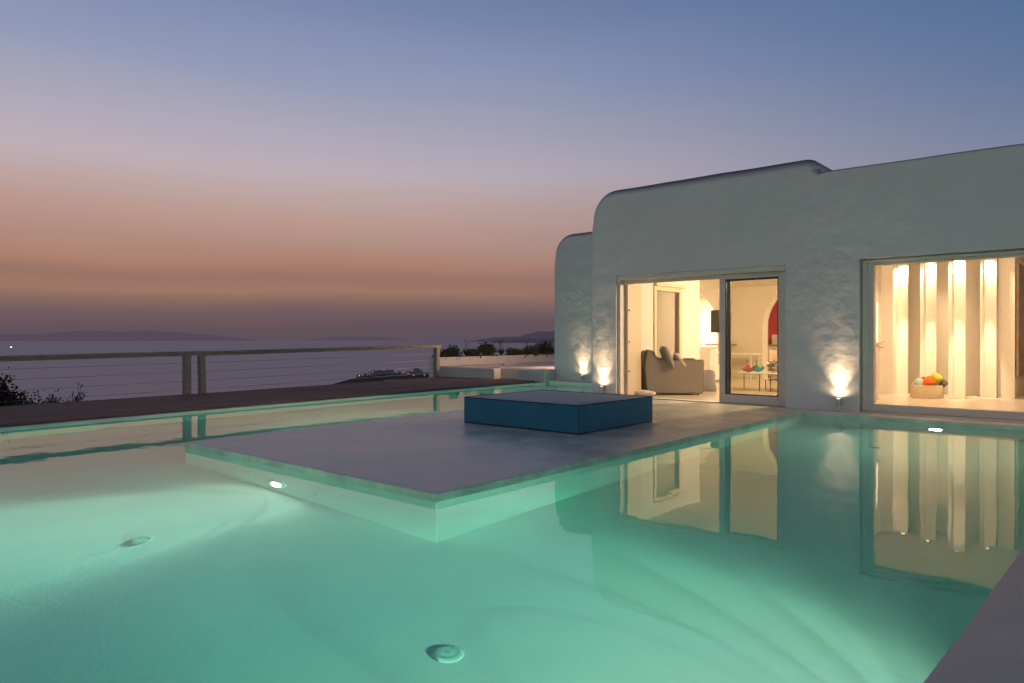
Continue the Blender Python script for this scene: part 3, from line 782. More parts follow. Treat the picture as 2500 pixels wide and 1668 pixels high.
obj('top_cover', bm, M['bed_top'], bed, smooth=True)
bm = BM(); cs = [(X0, Y0), (X1, Y0), (X1, Y1), (X0, Y1)]
for i in range(4):
    tube(bm, (*cs[i], HZ-.006), (*cs[(i+1) % 4], HZ-.006), .008, n=6); tube(bm, (*cs[i], .012), (*cs[(i+1) % 4], .012), .007, n=6)
obj('piping', bm, M['piping'], bed)
bm = BM(); bx(bm, X0+.03, Y0+.03, 0, X1-.03, Y1-.03, HZ-.03); obj('core', bm, M['piping'], bed)

# ------------------------------------------------------------------ RAILING
def rail_section(name, label, pts, posts, zs, wires, wire_lo, ext=True):
    """pts: [(x,y,ztop)] start-end of the hand rail"""
    a, b = Vector(pts[0]), Vector(pts[1]); d = (b-a); L = d.length; u = d.normalized(); s = Vector((-u.y, u.x, 0)).normalized()
    o = empty(name, (a.x, a.y, 0), label, 'railing', 'timber and cable railing along the deck')
    def seg(bm, p, q, w_, h):
        vs = []
        for c in (p, q):
            for (i, j) in ((-1, -1), (1, -1), (1, 0), (-1, 0)): vs.append(bm.verts.new(c+s*w_/2*i+Vector((0, 0, h*(-j if j < 0 else 0)))-Vector((0, 0, 0)) if False else c+s*(w_/2*i)+Vector((0, 0, h*j))))
        for f in ((0, 1, 2, 3), (4, 7, 6, 5), (0, 4, 5, 1), (1, 5, 6, 2), (2, 6, 7, 3), (3, 7, 4, 0)): bm.faces.new([vs[i] for i in f])
    bm = BM(); o0 = Vector((a.x, a.y, 0)); seg(bm, a-o0, b-o0, .11, .045); obj('handrail', bm, M['rail'], o, bevel=.006)
    bm = BM(); dz = Vector((0, 0, .047)); seg(bm, a-o0-dz, b-o0-dz, .06, .055); obj('rail_beam', bm, M['rail'], o, bevel=.004)
    for (t, w_, lean) in posts:
        c = a+u*t-o0; zt = a.z+(b.z-a.z)*t/L-.1
        bm = BM(); vs = []
        for (zz, sh) in ((-.35, 0), (zt, lean)):
            for (i, j) in ((-1, -1), (1, -1), (1, 1), (-1, 1)): vs.append(bm.verts.new(Vector((c.x, c.y, zz))+u*(w_/2*i+sh)+s*w_/2*j))
        for f in ((0, 1, 2, 3), (4, 7, 6, 5), (0, 4, 5, 1), (1, 5, 6, 2), (2, 6, 7, 3), (3, 7, 4, 0)): bm.faces.new([vs[i] for i in f])
        obj('post', bm, M['rail'], o, bevel=.006)
    for k in range(wires):
        z = wire_lo+k*.193
        bm = BM(); tube(bm, (0, 0, z), (b.x-a.x, b.y-a.y, z+(b.z-a.z)*.6), .0038, n=5, caps=False); 
        obj('cable', bm, M['steel'], o)
    return o
rail_section('railing', 'left section of timber and cable railing, running out of the frame', [(-14.88, -.6, .853), (-15.35, 7.30, .926)], [(.3, .12, 0), (4.0-1.9, .12, 0) if False else (.31, .12, 0), (7.60, .135, 0)][1:], None, 4, .05)
rail_section('railing', 'right section of timber and cable railing, ending at the low white wall', [(-15.37, 7.30, .916), (-16.17, 15.22, 1.002)], [(.05, .125, -.03), (7.77, .15, 0)], None, 4, .085)

# ------------------------------------------------------------------ LOW WALLS, PLANTER
def low_wall(name, label, pts, z0, z1, bev=.03, mat='low_plaster', cat='wall'):
    cx = sum(p[0] for p in pts)/len(pts); cy = sum(p[1] for p in pts)/len(pts)
    bm = BM(); prism(bm, [(x-cx, y-cy) for x, y in pts], z0, z1)
    o = obj(name, bm, M[mat], bevel=bev, seg=3); o.location = (cx, cy, 0); return tag(o, label, cat)
low_wall('low_wall', 'low white wall at the end of the timber deck, beside the railing post', [(-16.27, 15.27), (-14.13, 15.43), (-14.13, 15.75), (-16.27, 15.6)], -.3, .307)
low_wall('low_wall', 'low white wall joining the rear wing of the villa beside the pool', [(-13.33, 15.45), (-12.35, 15.62), (-12.35, 16.4), (-13.33, 16.2)], -.3, .305, .05)
low_wall('low_wall', 'short warm-lit slanting wall in the gap between two low walls', [(-14.2, 15.7), (-12.9, 16.9), (-13.1, 17.2), (-14.45, 15.9)], -.3, .33, .05)
low_wall('bench', 'long white built-in bench below the planter', [(-17.6, 16.8), (-16.6, 16.8), (-16.6, 27), (-17.6, 27)], -.5, .15, .03, cat='bench')
struct(box('terrace_floor', (-19.4, 15.6, -.6), (-12.5, 30, -.25), M['low_plaster']))
pl = empty('planter', (-19.2, 21.5, 0), 'long white planter box with a recessed base, above the far terrace', 'planter')
b = BM(); bx(b, -.35, -3.7, .17, .2, 5.5, .50); obj('trough', b, M['low_plaster'], pl, bevel=.01)
b = BM(); bx(b, -.35, -3.68, -.5, .02, 5.5, .168); bx(b, .0, -.1, -.5, .195, .55, .168); obj('base', b, M['low_plaster'], pl)
b = BM(); bx(b, -.31, -3.66, .49, .16, 5.46, .506); obj('soil', b, M['soil'], pl)

# ------------------------------------------------------------------ PLANTS
def leafy(name, loc, w_, h, n, mats, label, cat, group=None, leaf=.05, spiky=0.0, twigs=8, shape='bush', seed=0):
    rnd = random.Random(seed)
    o = empty(name, loc, label, cat, group)
    b = BM(); tips = []
    for i in range(twigs):
        a = rnd.uniform(0, 2*PI); r = rnd.uniform(.1, 1)*w_/2; z = h*rnd.uniform(.55, 1)*(1-.35*(r/(w_/2))**2)
        p1 = Vector((r*.4*math.cos(a), r*.4*math.sin(a), z*.5)); p2 = Vector((r*math.cos(a), r*math.sin(a), z))
        tube(b, (0, 0, 0), p1, .010*h+.002, .006*h+.002, n=5); tube(b, p1, p2, .006*h+.002, .002, n=5); tips.append((p1, p2))
    obj('stem', b, M['stem'], o)
    b = BM()
    for i in range(n):
        p1, p2 = rnd.choice(tips); t = rnd.random()**.8
        c = p1.lerp(p2, t)+Vector([rnd.gauss(0, .06+.05*w_) for _ in range(3)])*(1.0-.3*t)
        if c.z < 0: c.z = abs(c.z)*.3
        d = Vector([rnd.uniform(-1, 1) for _ in range(3)]); d.z += spiky; d.normalize()
        s = d.orthogonal().normalized(); l = leaf*rnd.uniform(.6, 1.3); w2 = l*(.16 if spiky > .5 else .3)
        v = [b.verts.new(c), b.verts.new(c+d*l*.5+s*w2), b.verts.new(c+d*l), b.verts.new(c+d*l*.5-s*w2)]
        f = b.faces.new(v); f.material_index = rnd.randrange(len(mats))
    obj('foliage', b, [M[k] for k in mats], o)
    return o
def allium(loc, label, stems, seed, h=.62):
    rnd = random.Random(seed)
    o = empty('flower', loc, label, 'flowers', 'mauve flowers standing in the planter')
    b = BM()
    for i in range(46):
        a = rnd.uniform(0, 2*PI); l = rnd.uniform(.16, .34); dx = rnd.uniform(.05, .2)
        p = Vector((dx*math.cos(a), dx*math.sin(a), l)); s = Vector((-math.sin(a), math.cos(a), 0))*.008; c0 = Vector((0, 0, 0))
        b.faces.new([b.verts.new(c0-s), b.verts.new(c0+s), b.verts.new(p*.6+s+Vector((0, 0, .05))), b.verts.new(p)])
    for i in range(stems):
        a = rnd.uniform(0, 2*PI); r = rnd.uniform(.03, .22); hh = h*rnd.uniform(.75, 1.1)
        t = Vector((r*math.cos(a), r*math.sin(a), hh)); tube(b, (0, 0, .02), t, .005, .004, n=4); fb = BM()
        for k in range(16):
            d = Vector([rnd.gauss(0, 1) for _ in range(3)]).normalized()*rnd.uniform(.02, .045); d.z *= .6
            tube(fb, t, t+d, .004, .009, n=4)
        obj('bloom', fb, M['bloom'], o)
    obj('leaves', b, M['leaf_dark'], o)
ys = [(18.2, .28, .22, 'leaf_red', 'small reddish plant at the railing end of the planter'), (18.75, .5, .42, 'leaf_dark', 'dark jagged plant second from the railing end of the planter'), (19.9, .40, .26, 'leaf_olive', 'low olive green plant between two flower clumps in the planter'),
      (20.7, .62, .48, 'leaf_dark', 'dark bushy plant in the middle left of the planter'), (22.1, .35, .28, 'leaf_dark', 'small dark mound alone in the planter'), (22.6, .4, .16, 'leaf_red', 'low brownish plant in the planter'),
      (23.4, .5, .38, 'leaf_olive', 'dark green plant right of the middle in the planter'), (24.4, 1.1, .52, 'leaf_dark', 'largest rounded dark bush in the planter'), (25.5, .6, .5, 'leaf_dark', 'dark spiky bush drooping over the planter'), (26.6, .5, .3, 'leaf_dark', 'dark plant beside the villa corner in the planter')]
for i, (y, w_, h, mt, lab) in enumerate(ys):
    leafy('planter_shrub', (-19.25, y, .42), w_*1.5, h*.95, int(900*w_+500), [mt, 'leaf_dark'], lab, 'shrub', leaf=.09, twigs=10, seed=30+i, spiky=.3)
for i, (y, n_, lab) in enumerate(((19.4, 5, 'clump of mauve flowers nearest the railing'), (21.4, 7, 'clump of tall mauve flowers with most heads'), (22.9, 3, 'clump of three thin mauve flowers'), (26.1, 4, 'clump of mauve flowers beside the villa corner'))):
    allium((-19.2, y, .5), lab, n_, 70+i)
# bushes beyond the deck on the left
leafy('garden_shrub', (-16.3, 3.75, -1.35), 1.25, 1.9, 6500, ['leaf_dark', 'leaf_dark', 'leaf_red'], 'tall dark shrub with reddish leaves behind the left railing', 'shrub', leaf=.085, twigs=46, seed=3)
leafy('garden_shrub', (-16.5, 3.0, -1.2), 1.4, 1.5, 3000, ['leaf_dark', 'leaf_olive'], 'dark olive shrub at the left edge behind the railing', 'shrub', leaf=.07, twigs=34, seed=4)
leafy('garden_shrub', (-16.0, 4.05, -1.1), 1.7, 1.25, 8000, ['leaf_olive', 'leaf_dark'], 'low olive shrub in front of the reddish shrub', 'shrub', leaf=.06, twigs=40, seed=5)
leafy('juniper', (-16.4, 4.85, -1.1), .6, 1.2, 1500, ['leaf_dark'], 'small dark conifer with arching tips behind the deck', 'shrub', leaf=.07, spiky=.9, twigs=16, seed=6)
leafy('juniper', (-16.5, 5.25, -1.1), .45, 1.32, 900, ['leaf_olive', 'leaf_dark'], 'separate wispy green conifer, rightmost behind the left railing', 'shrub', leaf=.07, spiky=.9, twigs=12, seed=8)
low = box('outbuilding', (-24.5, 8.0, -2.5), (-22.0, 10.6, -.93), M['town']); tag(low, 'pale low outbuilding roof glimpsed behind the shrubs below the deck', 'outbuilding')

# ------------------------------------------------------------------ LIVING-ROOM FURNITURE
ang = math.atan2(.71, .955)
sofa = empty('armchair', (-7.735, 13.18, 0), 'wide taupe linen armchair seen from its side, inside the open doors', 'armchair', rz=ang)
# local x: along the visible side (back -> front), local y: away from the viewer
def puffbox(name, a, b, m, parent, bev=.03, seg=3): return box(name, a, b, m, parent, bevel=bev)
def arm(y0, y1, nm):
    b = BM(); pts = [(0.02, .03), (1.17, .03), (1.20, .70), (1.19, .735), (.30, .745), (.22, .80), (.10, .94), (.02, .95), (-.03, .6)]
    A_ = [b.verts.new((x, y0, z)) for x, z in pts]; B_ = [b.verts.new((x, y1, z)) for x, z in pts]
    b.faces.new(A_); b.faces.new(B_[::-1])
    for i in range(len(pts)): b.faces.new((A_[i], A_[(i+1) % len(pts)], B_[(i+1) % len(pts)], B_[i]))
    o = obj(nm, b, M['sofa'], sofa, bevel=.035, seg=4)
    b = BM()
    for yy in (y0-.002, y1+.002):
        for i in range(1, len(pts)-1): tube(b, (pts[i][0], yy, pts[i][1]), (pts[i+1][0], yy, pts[i+1][1]), .006, n=5)
    obj('piping', b, M['sofa_pipe'], o)
arm(0, .16, 'arm'); arm(1.0, 1.16, 'arm')
puffbox('seat', (.2, .16, .05), (1.17, 1.0, .42), M['sofa'], sofa, .05); puffbox('backrest', (-.02, .16, .05), (.22, 1.0, .93), M['sofa'], sofa, .05)
puffbox('seat_cushion', (.24, .17, .42), (1.15, .99, .56), M['sofa'], sofa, .05)
for x in (.1, 1.1):
    for y in (.1, 1.05): b = BM(); tube(b, (x, y, 0), (x, y, .05), .02, n=8); obj('foot', b, M['darkwood'], sofa)
def cushion(name, loc, s, rot, m, lab):
    b = BM(); soft_box(b, (0, 0, 0), s, puff=2.0, seg=7, e=5, pinch=.16); o = obj(name, b, M[m], smooth=True); o.location = loc; o.rotation_euler = rot
    return tag(o, lab, 'cushion')
cushion('cushion', (-7.47, 13.60, .78), (.24, .24, .09), (0, math.radians(68), ang), 'cush_grey', 'dark grey cushion leaning against the back of the armchair')
cushion('cushion', (-7.25, 13.75, .72), (.17, .17, .07), (0, math.radians(55), ang), 'cush_cream', 'small cream cushion beside the grey one on the armchair')
cushion('cushion', (-7.35, 15.0, .20), (.28, .28, .10), (math.radians(62), 0, .6), 'cush_grey', 'grey cushion lying on the floor behind the armchair')
# curtain gathered at the left end
b = BM(); g = []
for i in range(50):
    t = i/49; row = []
    for j in range(22):
        z = .03+2.27*j/21; low_ = max(0, 1-z/2.3)
        y = 12.93+t*(.50+.10*low_)-.18*math.sin(PI*min(1, z/2.3))*t
        x = -8.11+.035*math.sin(t*30+z*.5)+.05*low_*math.sin(t*9)
        row.append(b.verts.new((x, y, z)))
    g.append(row)
for i in range(49):
    for j in range(21): b.faces.new((g[i][j], g[i+1][j], g[i+1][j+1], g[i][j+1]))
o = obj('curtain', b, M['curtain'], smooth=True); tag(o, 'thin linen curtain gathered at the left end of the open doors', 'curtain')
b = BM(); soft_box(b, (0, 0, 0), (.24, .12, .07), seg=7, e=2.4)
for v in b.verts: v.co *= 1+.25*noise.noise(v.co*9)
o = obj('fabric_heap', b, M['cover'], smooth=True); o.location = (-7.66, 12.98, .05); tag(o, 'crumpled white cloth lying on the floor beside the armchair', 'cloth')
# coffee tables
def round_table(x, y, r, h, label, legs, name='coffee_table'):
    o = empty(name, (x, y, 0), label, 'table')
    b = BM(); lathe(b, [(.001, h-.02), (r*.96, h-.018), (r, h-.006), (r*.99, h), (.001, h)], (0, 0, 0), 48); obj('tabletop', b, M['white'], o)
    for (lx, ly) in legs:
        b = BM(); tube(b, (lx-x, ly-y, 0), (lx-x, ly-y, h-.02), .011, n=8); obj('leg', b, M['metal'], o)
    return o
round_table(-6.42, 16.24, .60, .40, 'largest round white coffee table with boats and cake dome on it', [(-6.93, 16.30), (-6.33, 15.73), (-6.05, 16.55)])
round_table(-5.80, 15.95, .33, .33, 'small round white side table with dark legs in front', [(-6.13, 15.86), (-5.62, 15.75), (-5.72, 16.2)], 'side_table')
round_table(-6.08, 16.35, .30, .25, 'lowest round white side table tucked behind the others', [(-6.36, 16.16), (-5.9, 16.12), (-6.0, 16.6)], 'side_table')
def toy_boat(x, y, z, ma, mb, lab, rz, s=1.0):
    o = empty('toy_boat', (x, y, z), lab, 'ornament', rz=rz)
    b = BM(); hull = [(-.16, .09), (-.10, .03), (0, 0), (.10, .03), (.17, .10), (.13, .155), (.08, .10), (-.06, .085)]
    A_ = [b.verts.new((px*s, -.02, pz*s)) for px, pz in hull]; B_ = [b.verts.new((px*s, .02, pz*s)) for px, pz in hull]; b.faces.new(A_); b.faces.new(B_[::-1])
    for i in range(8): b.faces.new((A_[i], A_[(i+1) % 8], B_[(i+1) % 8], B_[i]))
    obj('hull', b, M[mb], o)
    b = BM(); bx(b, -.09*s, -.018, .085*s, .05*s, .018, .13*s); bx(b, -.06*s, -.016, .13*s, .02*s, .016, .17*s); tube(b, (-.02*s, 0, .17*s), (-.02*s, 0, .24*s), .008); obj('cabin', b, M[ma], o)
    b = BM(); [tube(b, (-.02*s, 0, .22*s), (-.02*s+.05*math.sin(a)*s, .02*math.cos(a*3), (.22+.08*math.cos(a*.6))*s), .003, n=4) for a in (-1, -.5, 0, .5, 1)]; obj('rigging', b, M['stem'], o)
    b = BM(); [tube(b, (-.12*s+k*.02, -.023, (.075-k*.018)*s), (.14*s-k*.02, -.023, (.095-k*.02)*s), .004, n=5) for k in range(3)]; obj('stripe', b, M[ma], o)
toy_boat(-6.72, 16.05, .402, 'boat_red', 'boat_blue', 'small red and blue toy boat on the coffee table', math.radians(35))
toy_boat(-6.60, 16.28, .402, 'boat_teal', 'boat_teal', 'small teal toy boat just behind the red one', math.radians(35), .95)
o = empty('cake_stand', (-6.22, 16.30, .402), 'glass cake stand with a domed cover on the coffee table', 'cake stand')
b = BM(); lathe(b, [(.09, 0), (.03, .01), (.015, .03), (.015, .10), (.05, .125), (.17, .13), (.17, .135)], n=32); obj('stand', b, M['clear'], o, smooth=True)
b = BM(); lathe(b, [(.165, .14), (.155, .19), (.12, .235), (.06, .262), (.012, .27), (.02, .29), (.012, .31), (.001, .312)], n=32); obj('dome', b, M['clear'], o, smooth=True)
# slip-covered chair
o = empty('covered_chair', (-8.87, 18.55, 0), 'dining chair under a loose white slipcover, seen from behind', 'chair', rz=math.radians(-27))
b = BM(); g = []
pr_ = [(-.36, -.27), (.36, -.27), (.36, .30), (-.36, .30)]
for j in range(13):
    t = j/12; z = .06+.80*t; row = []
    for i in range(48):
        s_ = i/48*4; k = int(s_); f_ = s_-k; a_, c_ = pr_[k], pr_[(k+1) % 4]
        x = a_[0]+(c_[0]-a_[0])*f_; y = a_[1]+(c_[1]-a_[1])*f_
        zz = z
        if y > -.0: zz = min(z, .46+.0*z)
        if y < -.2 and j == 12: zz += -.05*math.cos(x/.36*PI/2)+.03
        row.append(b.verts.new((x*(1-.04*t)+.012*math.sin(i*1.3+t), y+.012*math.sin(i*1.9), zz)))
    g.append(row)
for j in range(12):
    for i in range(48): b.faces.new((g[j][i], g[j][(i+1) % 48], g[j+1][(i+1) % 48], g[j+1][i]))
bmesh.ops.triangle_fill(b, edges=[e for e in b.edges if all(v in g[-1] for v in e.verts)])
obj('slipcover', b, M['cover'], o, smooth=True)
for x in (-.2, .2):
    for y in (-.2, .2): box('leg', (x-.03, y-.03, 0), (x+.03, y+.03, .09), M['black'], o)
# shell chairs
def shell_chair(x, y, rz, m_, lab):
    o = empty('shell_chair', (x, y, 0), lab, 'chair', rz=rz)
    b = BM(); g = []
    prof = [(-.22, .44), (-.12, .42), (.06, .42), (.17, .46), (.22, .58), (.25, .72), (.27, .82)]
    for (py, pz) in prof:
        row = []
        for i in range(13):
            t = -1+2*i/12; wd = .24-.05*max(0, (pz-.5))*1.5
            row.append(b.verts.new((t*wd, py-.05*abs(t)**2*(1 if pz > .5 else 0), pz+.05*abs(t)**3)))
        g.append(row)
    for i in range(len(g)-1):
        for j in range(12): b.faces.new((g[i][j], g[i][j+1], g[i+1][j+1], g[i+1][j]))
    s_ = obj('seat', b, M[m_], o, smooth=True); md = s_.modifiers.new('t', 'SOLIDIFY'); md.thickness = .012
    for (lx, ly) in ((-.2, -.2), (.2, -.2), (.2, .2), (-.2, .2)):
        b = BM(); tube(b, (lx*.6, ly*.6, .42), (lx*1.15, ly*1.15, 0), .014, .010, n=8); obj('leg', b, M['darkwood'], o)
    b = BM()
    for (a_, c_) in (((-.14, -.14, .38), (.22, -.22, .1)), ((.14, -.14, .38), (-.22, -.22, .1)), ((.14, .14, .38), (.22, -.22, .12)), ((.14, -.14, .38), (.22, .22, .12))): tube(b, a_, c_, .004, n=5)
    obj('brace', b, M['black'], o)
shell_chair(-9.75, 20.1, math.radians(140), 'pinkwhite', 'blush shell chair behind the slip-covered chair')
shell_chair(-9.35, 19.5, math.radians(200), 'white', 'white shell chair partly hidden behind the slip-covered chair')
shell_chair(-8.10, 21.5, math.radians(30), 'pinkwhite', 'blush shell chair with dark crossed legs seen through the glass door')
o = empty('dining_table', (-9.0, 20.0, 0), 'white dining table with shell chairs around it in the back room', 'table')
b = BM(); bx(b, -.5, -.35, .71, .9, .4, .75); obj('tabletop', b, M['white'], o, bevel=.008)
for (lx, ly) in ((-.4, -.25), (.8, -.25), (-.4, .3), (.8, .3)):
    b = BM(); tube(b, (lx, ly, 0), (lx, ly, .71), .02, n=8); obj('leg', b, M['white'], o)
# television on swing arm, wooden shelf
o = empty('television', (-9.6, 20.45, 1.7), 'black flat television angled out from the far wall', 'television', rz=math.radians(-25))
b = BM(); bx(b, -.17, -.03, -.34, .18, .01, .34); obj('case', b, M['black'], o, bevel=.006)
b = BM(); bx(b, -.05, .01, -.05, .05, .22, .05); obj('wall_arm', b, M['metal'], o)
o = box('wall_shelf', (-9.85, 20.30, .97), (-9.0, 20.65, 1.02), M['wood']); tag(o, 'pale wooden shelf on the wall below the television', 'shelf')
# table lamp and glow in the arched niche
o = empty('table_lamp', (-11.0, 22.3, .9), 'white table lamp glowing inside the far arch', 'lamp')
b = BM(); lathe(b, [(.08, 0), (.03, .02), (.02, .25)], n=16); obj('stand', b, M['white'], o)
b = BM(); lathe(b, [(.13, .25), (.09, .45)], n=20); obj('lamp_shade', b, emat('shade_glow', (1, .75, .45), 4), o)
o = box('console_table', (-11.6, 22.0, 0), (-10.5, 22.5, .9), M['white']); tag(o, 'white console under the glowing table lamp', 'console')
# counter, red painting behind the right arch
o = empty('painting', (-7.95, 22.95, 1.62), 'large red painting seen through the far arch', 'painting'); b = BM(); bx(b, -.98, -.02, -.62, .6, .02, .95); obj('canvas', b, M['red'], o)
b = BM(); bx(b, -.66, -.026, -.62, -.60, -.021, .95); obj('dark_stripe', b, M['redbrown'], o)
o = box('counter', (-8.84, 22.3, 0), (-5.5, 22.9, .94), M['white'], bevel=.01); tag(o, 'white kitchen counter under the red painting', 'counter')
box('worktop', (-8.88, 22.25, .942), (-5.45, 22.92, .98), M['wood'], o, bevel=.005)
bm = BM(); bx(bm, -9.47, 22.98, 0, -4.25, 23.1, 2.72); part('inner_wall', bm, M['plaster_room'])
o = box('container', (-8.62, 22.4, .982), (-8.3, 22.7, 1.30), M['white'], bevel=.01); tag(o, 'cream box on the worktop in front of the red painting', 'box')

# ------------------------------------------------------------------ SECOND ROOM THINGS
bk = empty('basket', (-3.08, 16.02, .018), 'round woven rope basket on the floor behind the large window', 'basket')
b = BM(); n = 96; rings = []
for j in range(53):
    z = .235*j/52; row = []
    for i in range(n):
        t = 2*PI*i/n; k = math.sin(z/.235*PI*9)
        r = .272+.012*math.sin(PI*min(1, z/.235))+.017*abs(k)*(0.5+.5*math.sin(t*22+PI*int(z/.235*9)))
        row.append(b.verts.new((r*math.cos(t), r*math.sin(t), z)))
    rings.append(row)
for row in rings[1:0:-1][:0]: pass
for a_, c_ in zip(rings, rings[1:]):
    for i in range(n): b.faces.new((a_[i], a_[(i+1) % n], c_[(i+1) % n], c_[i]))
inn_ = [b.verts.new((.25*math.cos(2*PI*i/n), .25*math.sin(2*PI*i/n), .235)) for i in range(n)]; bot_ = [b.verts.new((.25*math.cos(2*PI*i/n), .25*math.sin(2*PI*i/n), .02)) for i in range(n)]
for i in range(n):
    b.faces.new((rings[-1][i], rings[-1][(i+1) % n], inn_[(i+1) % n], inn_[i])); b.faces.new((inn_[i], inn_[(i+1) % n], bot_[(i+1) % n], bot_[i]))
b.faces.new(bot_); b.faces.new(rings[0][::-1])
obj('body', b, M['rope'], bk, smooth=True)
b = BM(); 
for s_ in range(48):
    t0, t1 = 2*PI*s_/48, 2*PI*(s_+1)/48; tube(b, (.265*math.cos(t0), .265*math.sin(t0), .24), (.265*math.cos(t1), .265*math.sin(t1), .24), .014, n=6)
obj('rim', b, M['rope'], bk, smooth=True)
def towel(x, y, z, r, l, tilt, rz, m_, lab):
    b = BM()
    prof = [(.001, -l/2)]+[(r*(1-(1-k/4)**2*.35), -l/2+.0+r*.35*k/4) for k in range(5)]+[(r*(1-(k/4)**2*.35), l/2-r*.35*(1-k/4)) for k in range(5)]+[(.001, l/2)]
    lathe(b, prof, n=20, fn=lambda t, h: 1+.05*math.sin(3*t+h*20)); o = obj('rolled_towel', b, M[m_], smooth=True)
    o.location = (x, y, z); o.rotation_euler = (math.radians(tilt), 0, rz); return tag(o, lab, 'towel')
towel(-3.23, 15.95, .27, .085, .30, 62, .7, 't_blue', 'pale blue rolled towel at the left of the basket')
towel(-3.22, 16.15, .31, .075, .30, 70, .9, 't_red', 'red rolled towel behind the blue one in the basket')
towel(-3.07, 15.93, .28, .095, .34, 48, .9, 't_orange', 'orange rolled towel in the front of the basket')
towel(-2.97, 16.02, .32, .105, .38, 40, .9, 't_green', 'lime green rolled towel, the tallest in the basket')
towel(-2.86, 16.10, .27, .075, .28, 60, .8, 't_grey', 'charcoal rolled towel at the right of the basket')
o = empty('painting', (-1.735, 18.0, 1.53), 'tall weathered abstract painting on the side wall behind the large window', 'painting')
b = BM(); bx(b, .004, -1.06, -1.10, .05, 1.2, 1.12); obj('canvas', b, M['art'], o)
# slim lit floor lamp by the window frame and plinth with dried plant
o = empty('floor_lamp', (-3.70, 14.9, .018), 'slim vertical light column just inside the window frame', 'lamp')
b = BM(); tube(b, (0, 0, 0), (0, 0, 1.0), .035, n=12); obj('plinth', b, M['curtain'], o)
b = BM(); tube(b, (0, 0, 1.08), (0, 0, 1.85), .012, n=12); obj('tube', b, emat('tube_glow', (1, .78, .5), 2.5), o)
b = BM(); rnd = random.Random(5)
for i in range(30):
    d_ = Vector([rnd.gauss(0, .05), rnd.gauss(0, .05), rnd.gauss(0, .06)]); tube(b, (0, 0, 1.02), Vector((0, 0, 1.02))+d_, .003, .008, n=4)
obj('dried_flower', b, M['wood'], o)
for (x, y) in ((-3.65, 16.70), (-3.105, 16.33), (-2.545, 15.86), (-2.14, 16.57)):
    o = empty('downlight', (x, y, 2.775), 'recessed ceiling spotlight shining down one of the white columns', 'ceiling lamp', 'spotlights above the columns')
    b = BM(); lathe(b, [(.045, .003), (.045, -.008), (.035, -.010), (.033, .0)], n=20); obj('ring', b, M['white'], o)
    b = BM(); lathe(b, [(.001, -.003), (.033, -.003)], n=20); obj('lens', b, emat('downlight_lens', (1, .8, .55), 6), o)
    l = light('beam', 'SPOT', (x, y+.03, 2.755), 120, (1, .73, .46), (0, .035, -1), spot_size=math.radians(125), spot_blend=1, shadow_soft_size=.02)
    l.parent = o; l.matrix_parent_inverse = Matrix.Translation((-x, -y, -2.775))
    l = light('beam', 'SPOT', (x, y-.30, 2.755), 750, (1, .72, .45), (0, .30, -1.7), spot_size=math.radians(20), spot_blend=1, shadow_soft_size=.02)
    l.parent = o; l.matrix_parent_inverse = Matrix.Translation((-x, -y, -2.775))

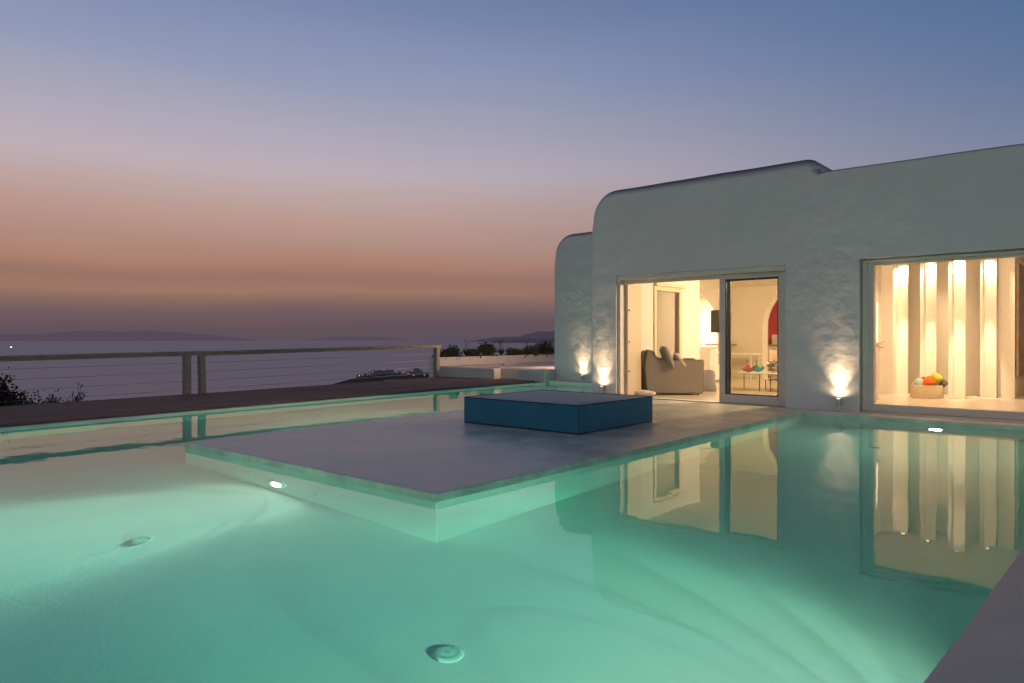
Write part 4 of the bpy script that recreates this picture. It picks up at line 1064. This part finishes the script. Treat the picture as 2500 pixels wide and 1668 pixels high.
# ------------------------------------------------------------------ ROOM LIGHTS (ceiling lamps, and unseen fills added to brighten the rooms)
def ceil(x, y, z, p, s=.5): 
    l = light('ceiling_lamp', 'AREA', (x, y, z), p, (1, .72, .45), (0, 0, -1), shape='DISK', size=s); return l
def wash(x0, x1, y, z, p, d=(0, .8, -.6)):
    l = light('room_fill', 'AREA', ((x0+x1)/2, y, z), p, (1, .68, .42), d, shape='RECTANGLE', size=(x1-x0), size_y=.12); return l  # strip added out of view above the window to brighten the room
for yy, pw in ((14.3, 85), (16.3, 120), (18.6, 120)): light('room_fill', 'AREA', (-4.36, yy, 2.55), pw, (1, .72, .45), (-1, 0, -.30), shape='DISK', size=.3)  # unseen fills added along the party wall to brighten the living room
light('door_spill_fill', 'SPOT', (-4.5, 14.4, 2.6), 520, (1, .70, .42), (-.8, -1.6, -1.2), spot_size=math.radians(95), spot_blend=1, shadow_soft_size=.03)  # added spot, throws warm spill through the doors onto the platform
ceil(-11.9, 17.1, 2.70, 140, .2); ceil(-11.4, 22.4, 2.70, 300, .3); ceil(-6.2, 22.8, 2.70, 130, .3)
wash(-3.9, .8, 12.86, 2.68, 160)
# lit glass door on the west side of the rear wing (lights the far terrace)
b = BM(); bx(b, -12.475, 16.9, .1, -12.435, 19.6, 2.2); part('window', b, emat('west_window', (1, .58, .34), 13))

# ------------------------------------------------------------------ CAMERA
F = 1744.4; YAW = .716; PT = -.0049; RO = -.0009
cy, sy, cp, sp_ = math.cos(YAW), math.sin(YAW), math.cos(PT), math.sin(PT)
fw = Vector((-sy*cp, cy*cp, sp_)); rt0 = Vector((cy, sy, 0)); up0 = rt0.cross(fw)
rt = rt0*math.cos(RO)+up0*math.sin(RO); up = -rt0*math.sin(RO)+up0*math.cos(RO)
cam = bpy.data.cameras.new('camera'); cam.sensor_width = 36; cam.lens = F/2500*36; cam.clip_end = 200000; cam.clip_start = .05
co = bpy.data.objects.new('camera', cam); col.objects.link(co)
mw = Matrix.Identity(4)
for i in range(3): mw[i][0] = rt[i]; mw[i][1] = up[i]; mw[i][2] = -fw[i]
mw[0][3], mw[1][3], mw[2][3] = 0, 0, 1.2
co.matrix_world = mw; scene.camera = co

# ------------------------------------------------------------------ RENDER SETTINGS
scene.render.engine = 'CYCLES'
scene.view_settings.view_transform = 'Standard'; scene.view_settings.look = 'None'; scene.view_settings.exposure = 0; scene.view_settings.gamma = 1
scene.cycles.max_bounces = 12; scene.cycles.diffuse_bounces = 5; scene.cycles.glossy_bounces = 5; scene.cycles.transmission_bounces = 8; scene.cycles.transparent_max_bounces = 12
scene.cycles.sample_clamp_indirect = 4; scene.cycles.caustics_reflective = False; scene.cycles.caustics_refractive = True; scene.cycles.blur_glossy = .5
scene.cycles.use_denoising = True
try: scene.cycles.denoiser = 'OPENIMAGEDENOISE'
except Exception: pass
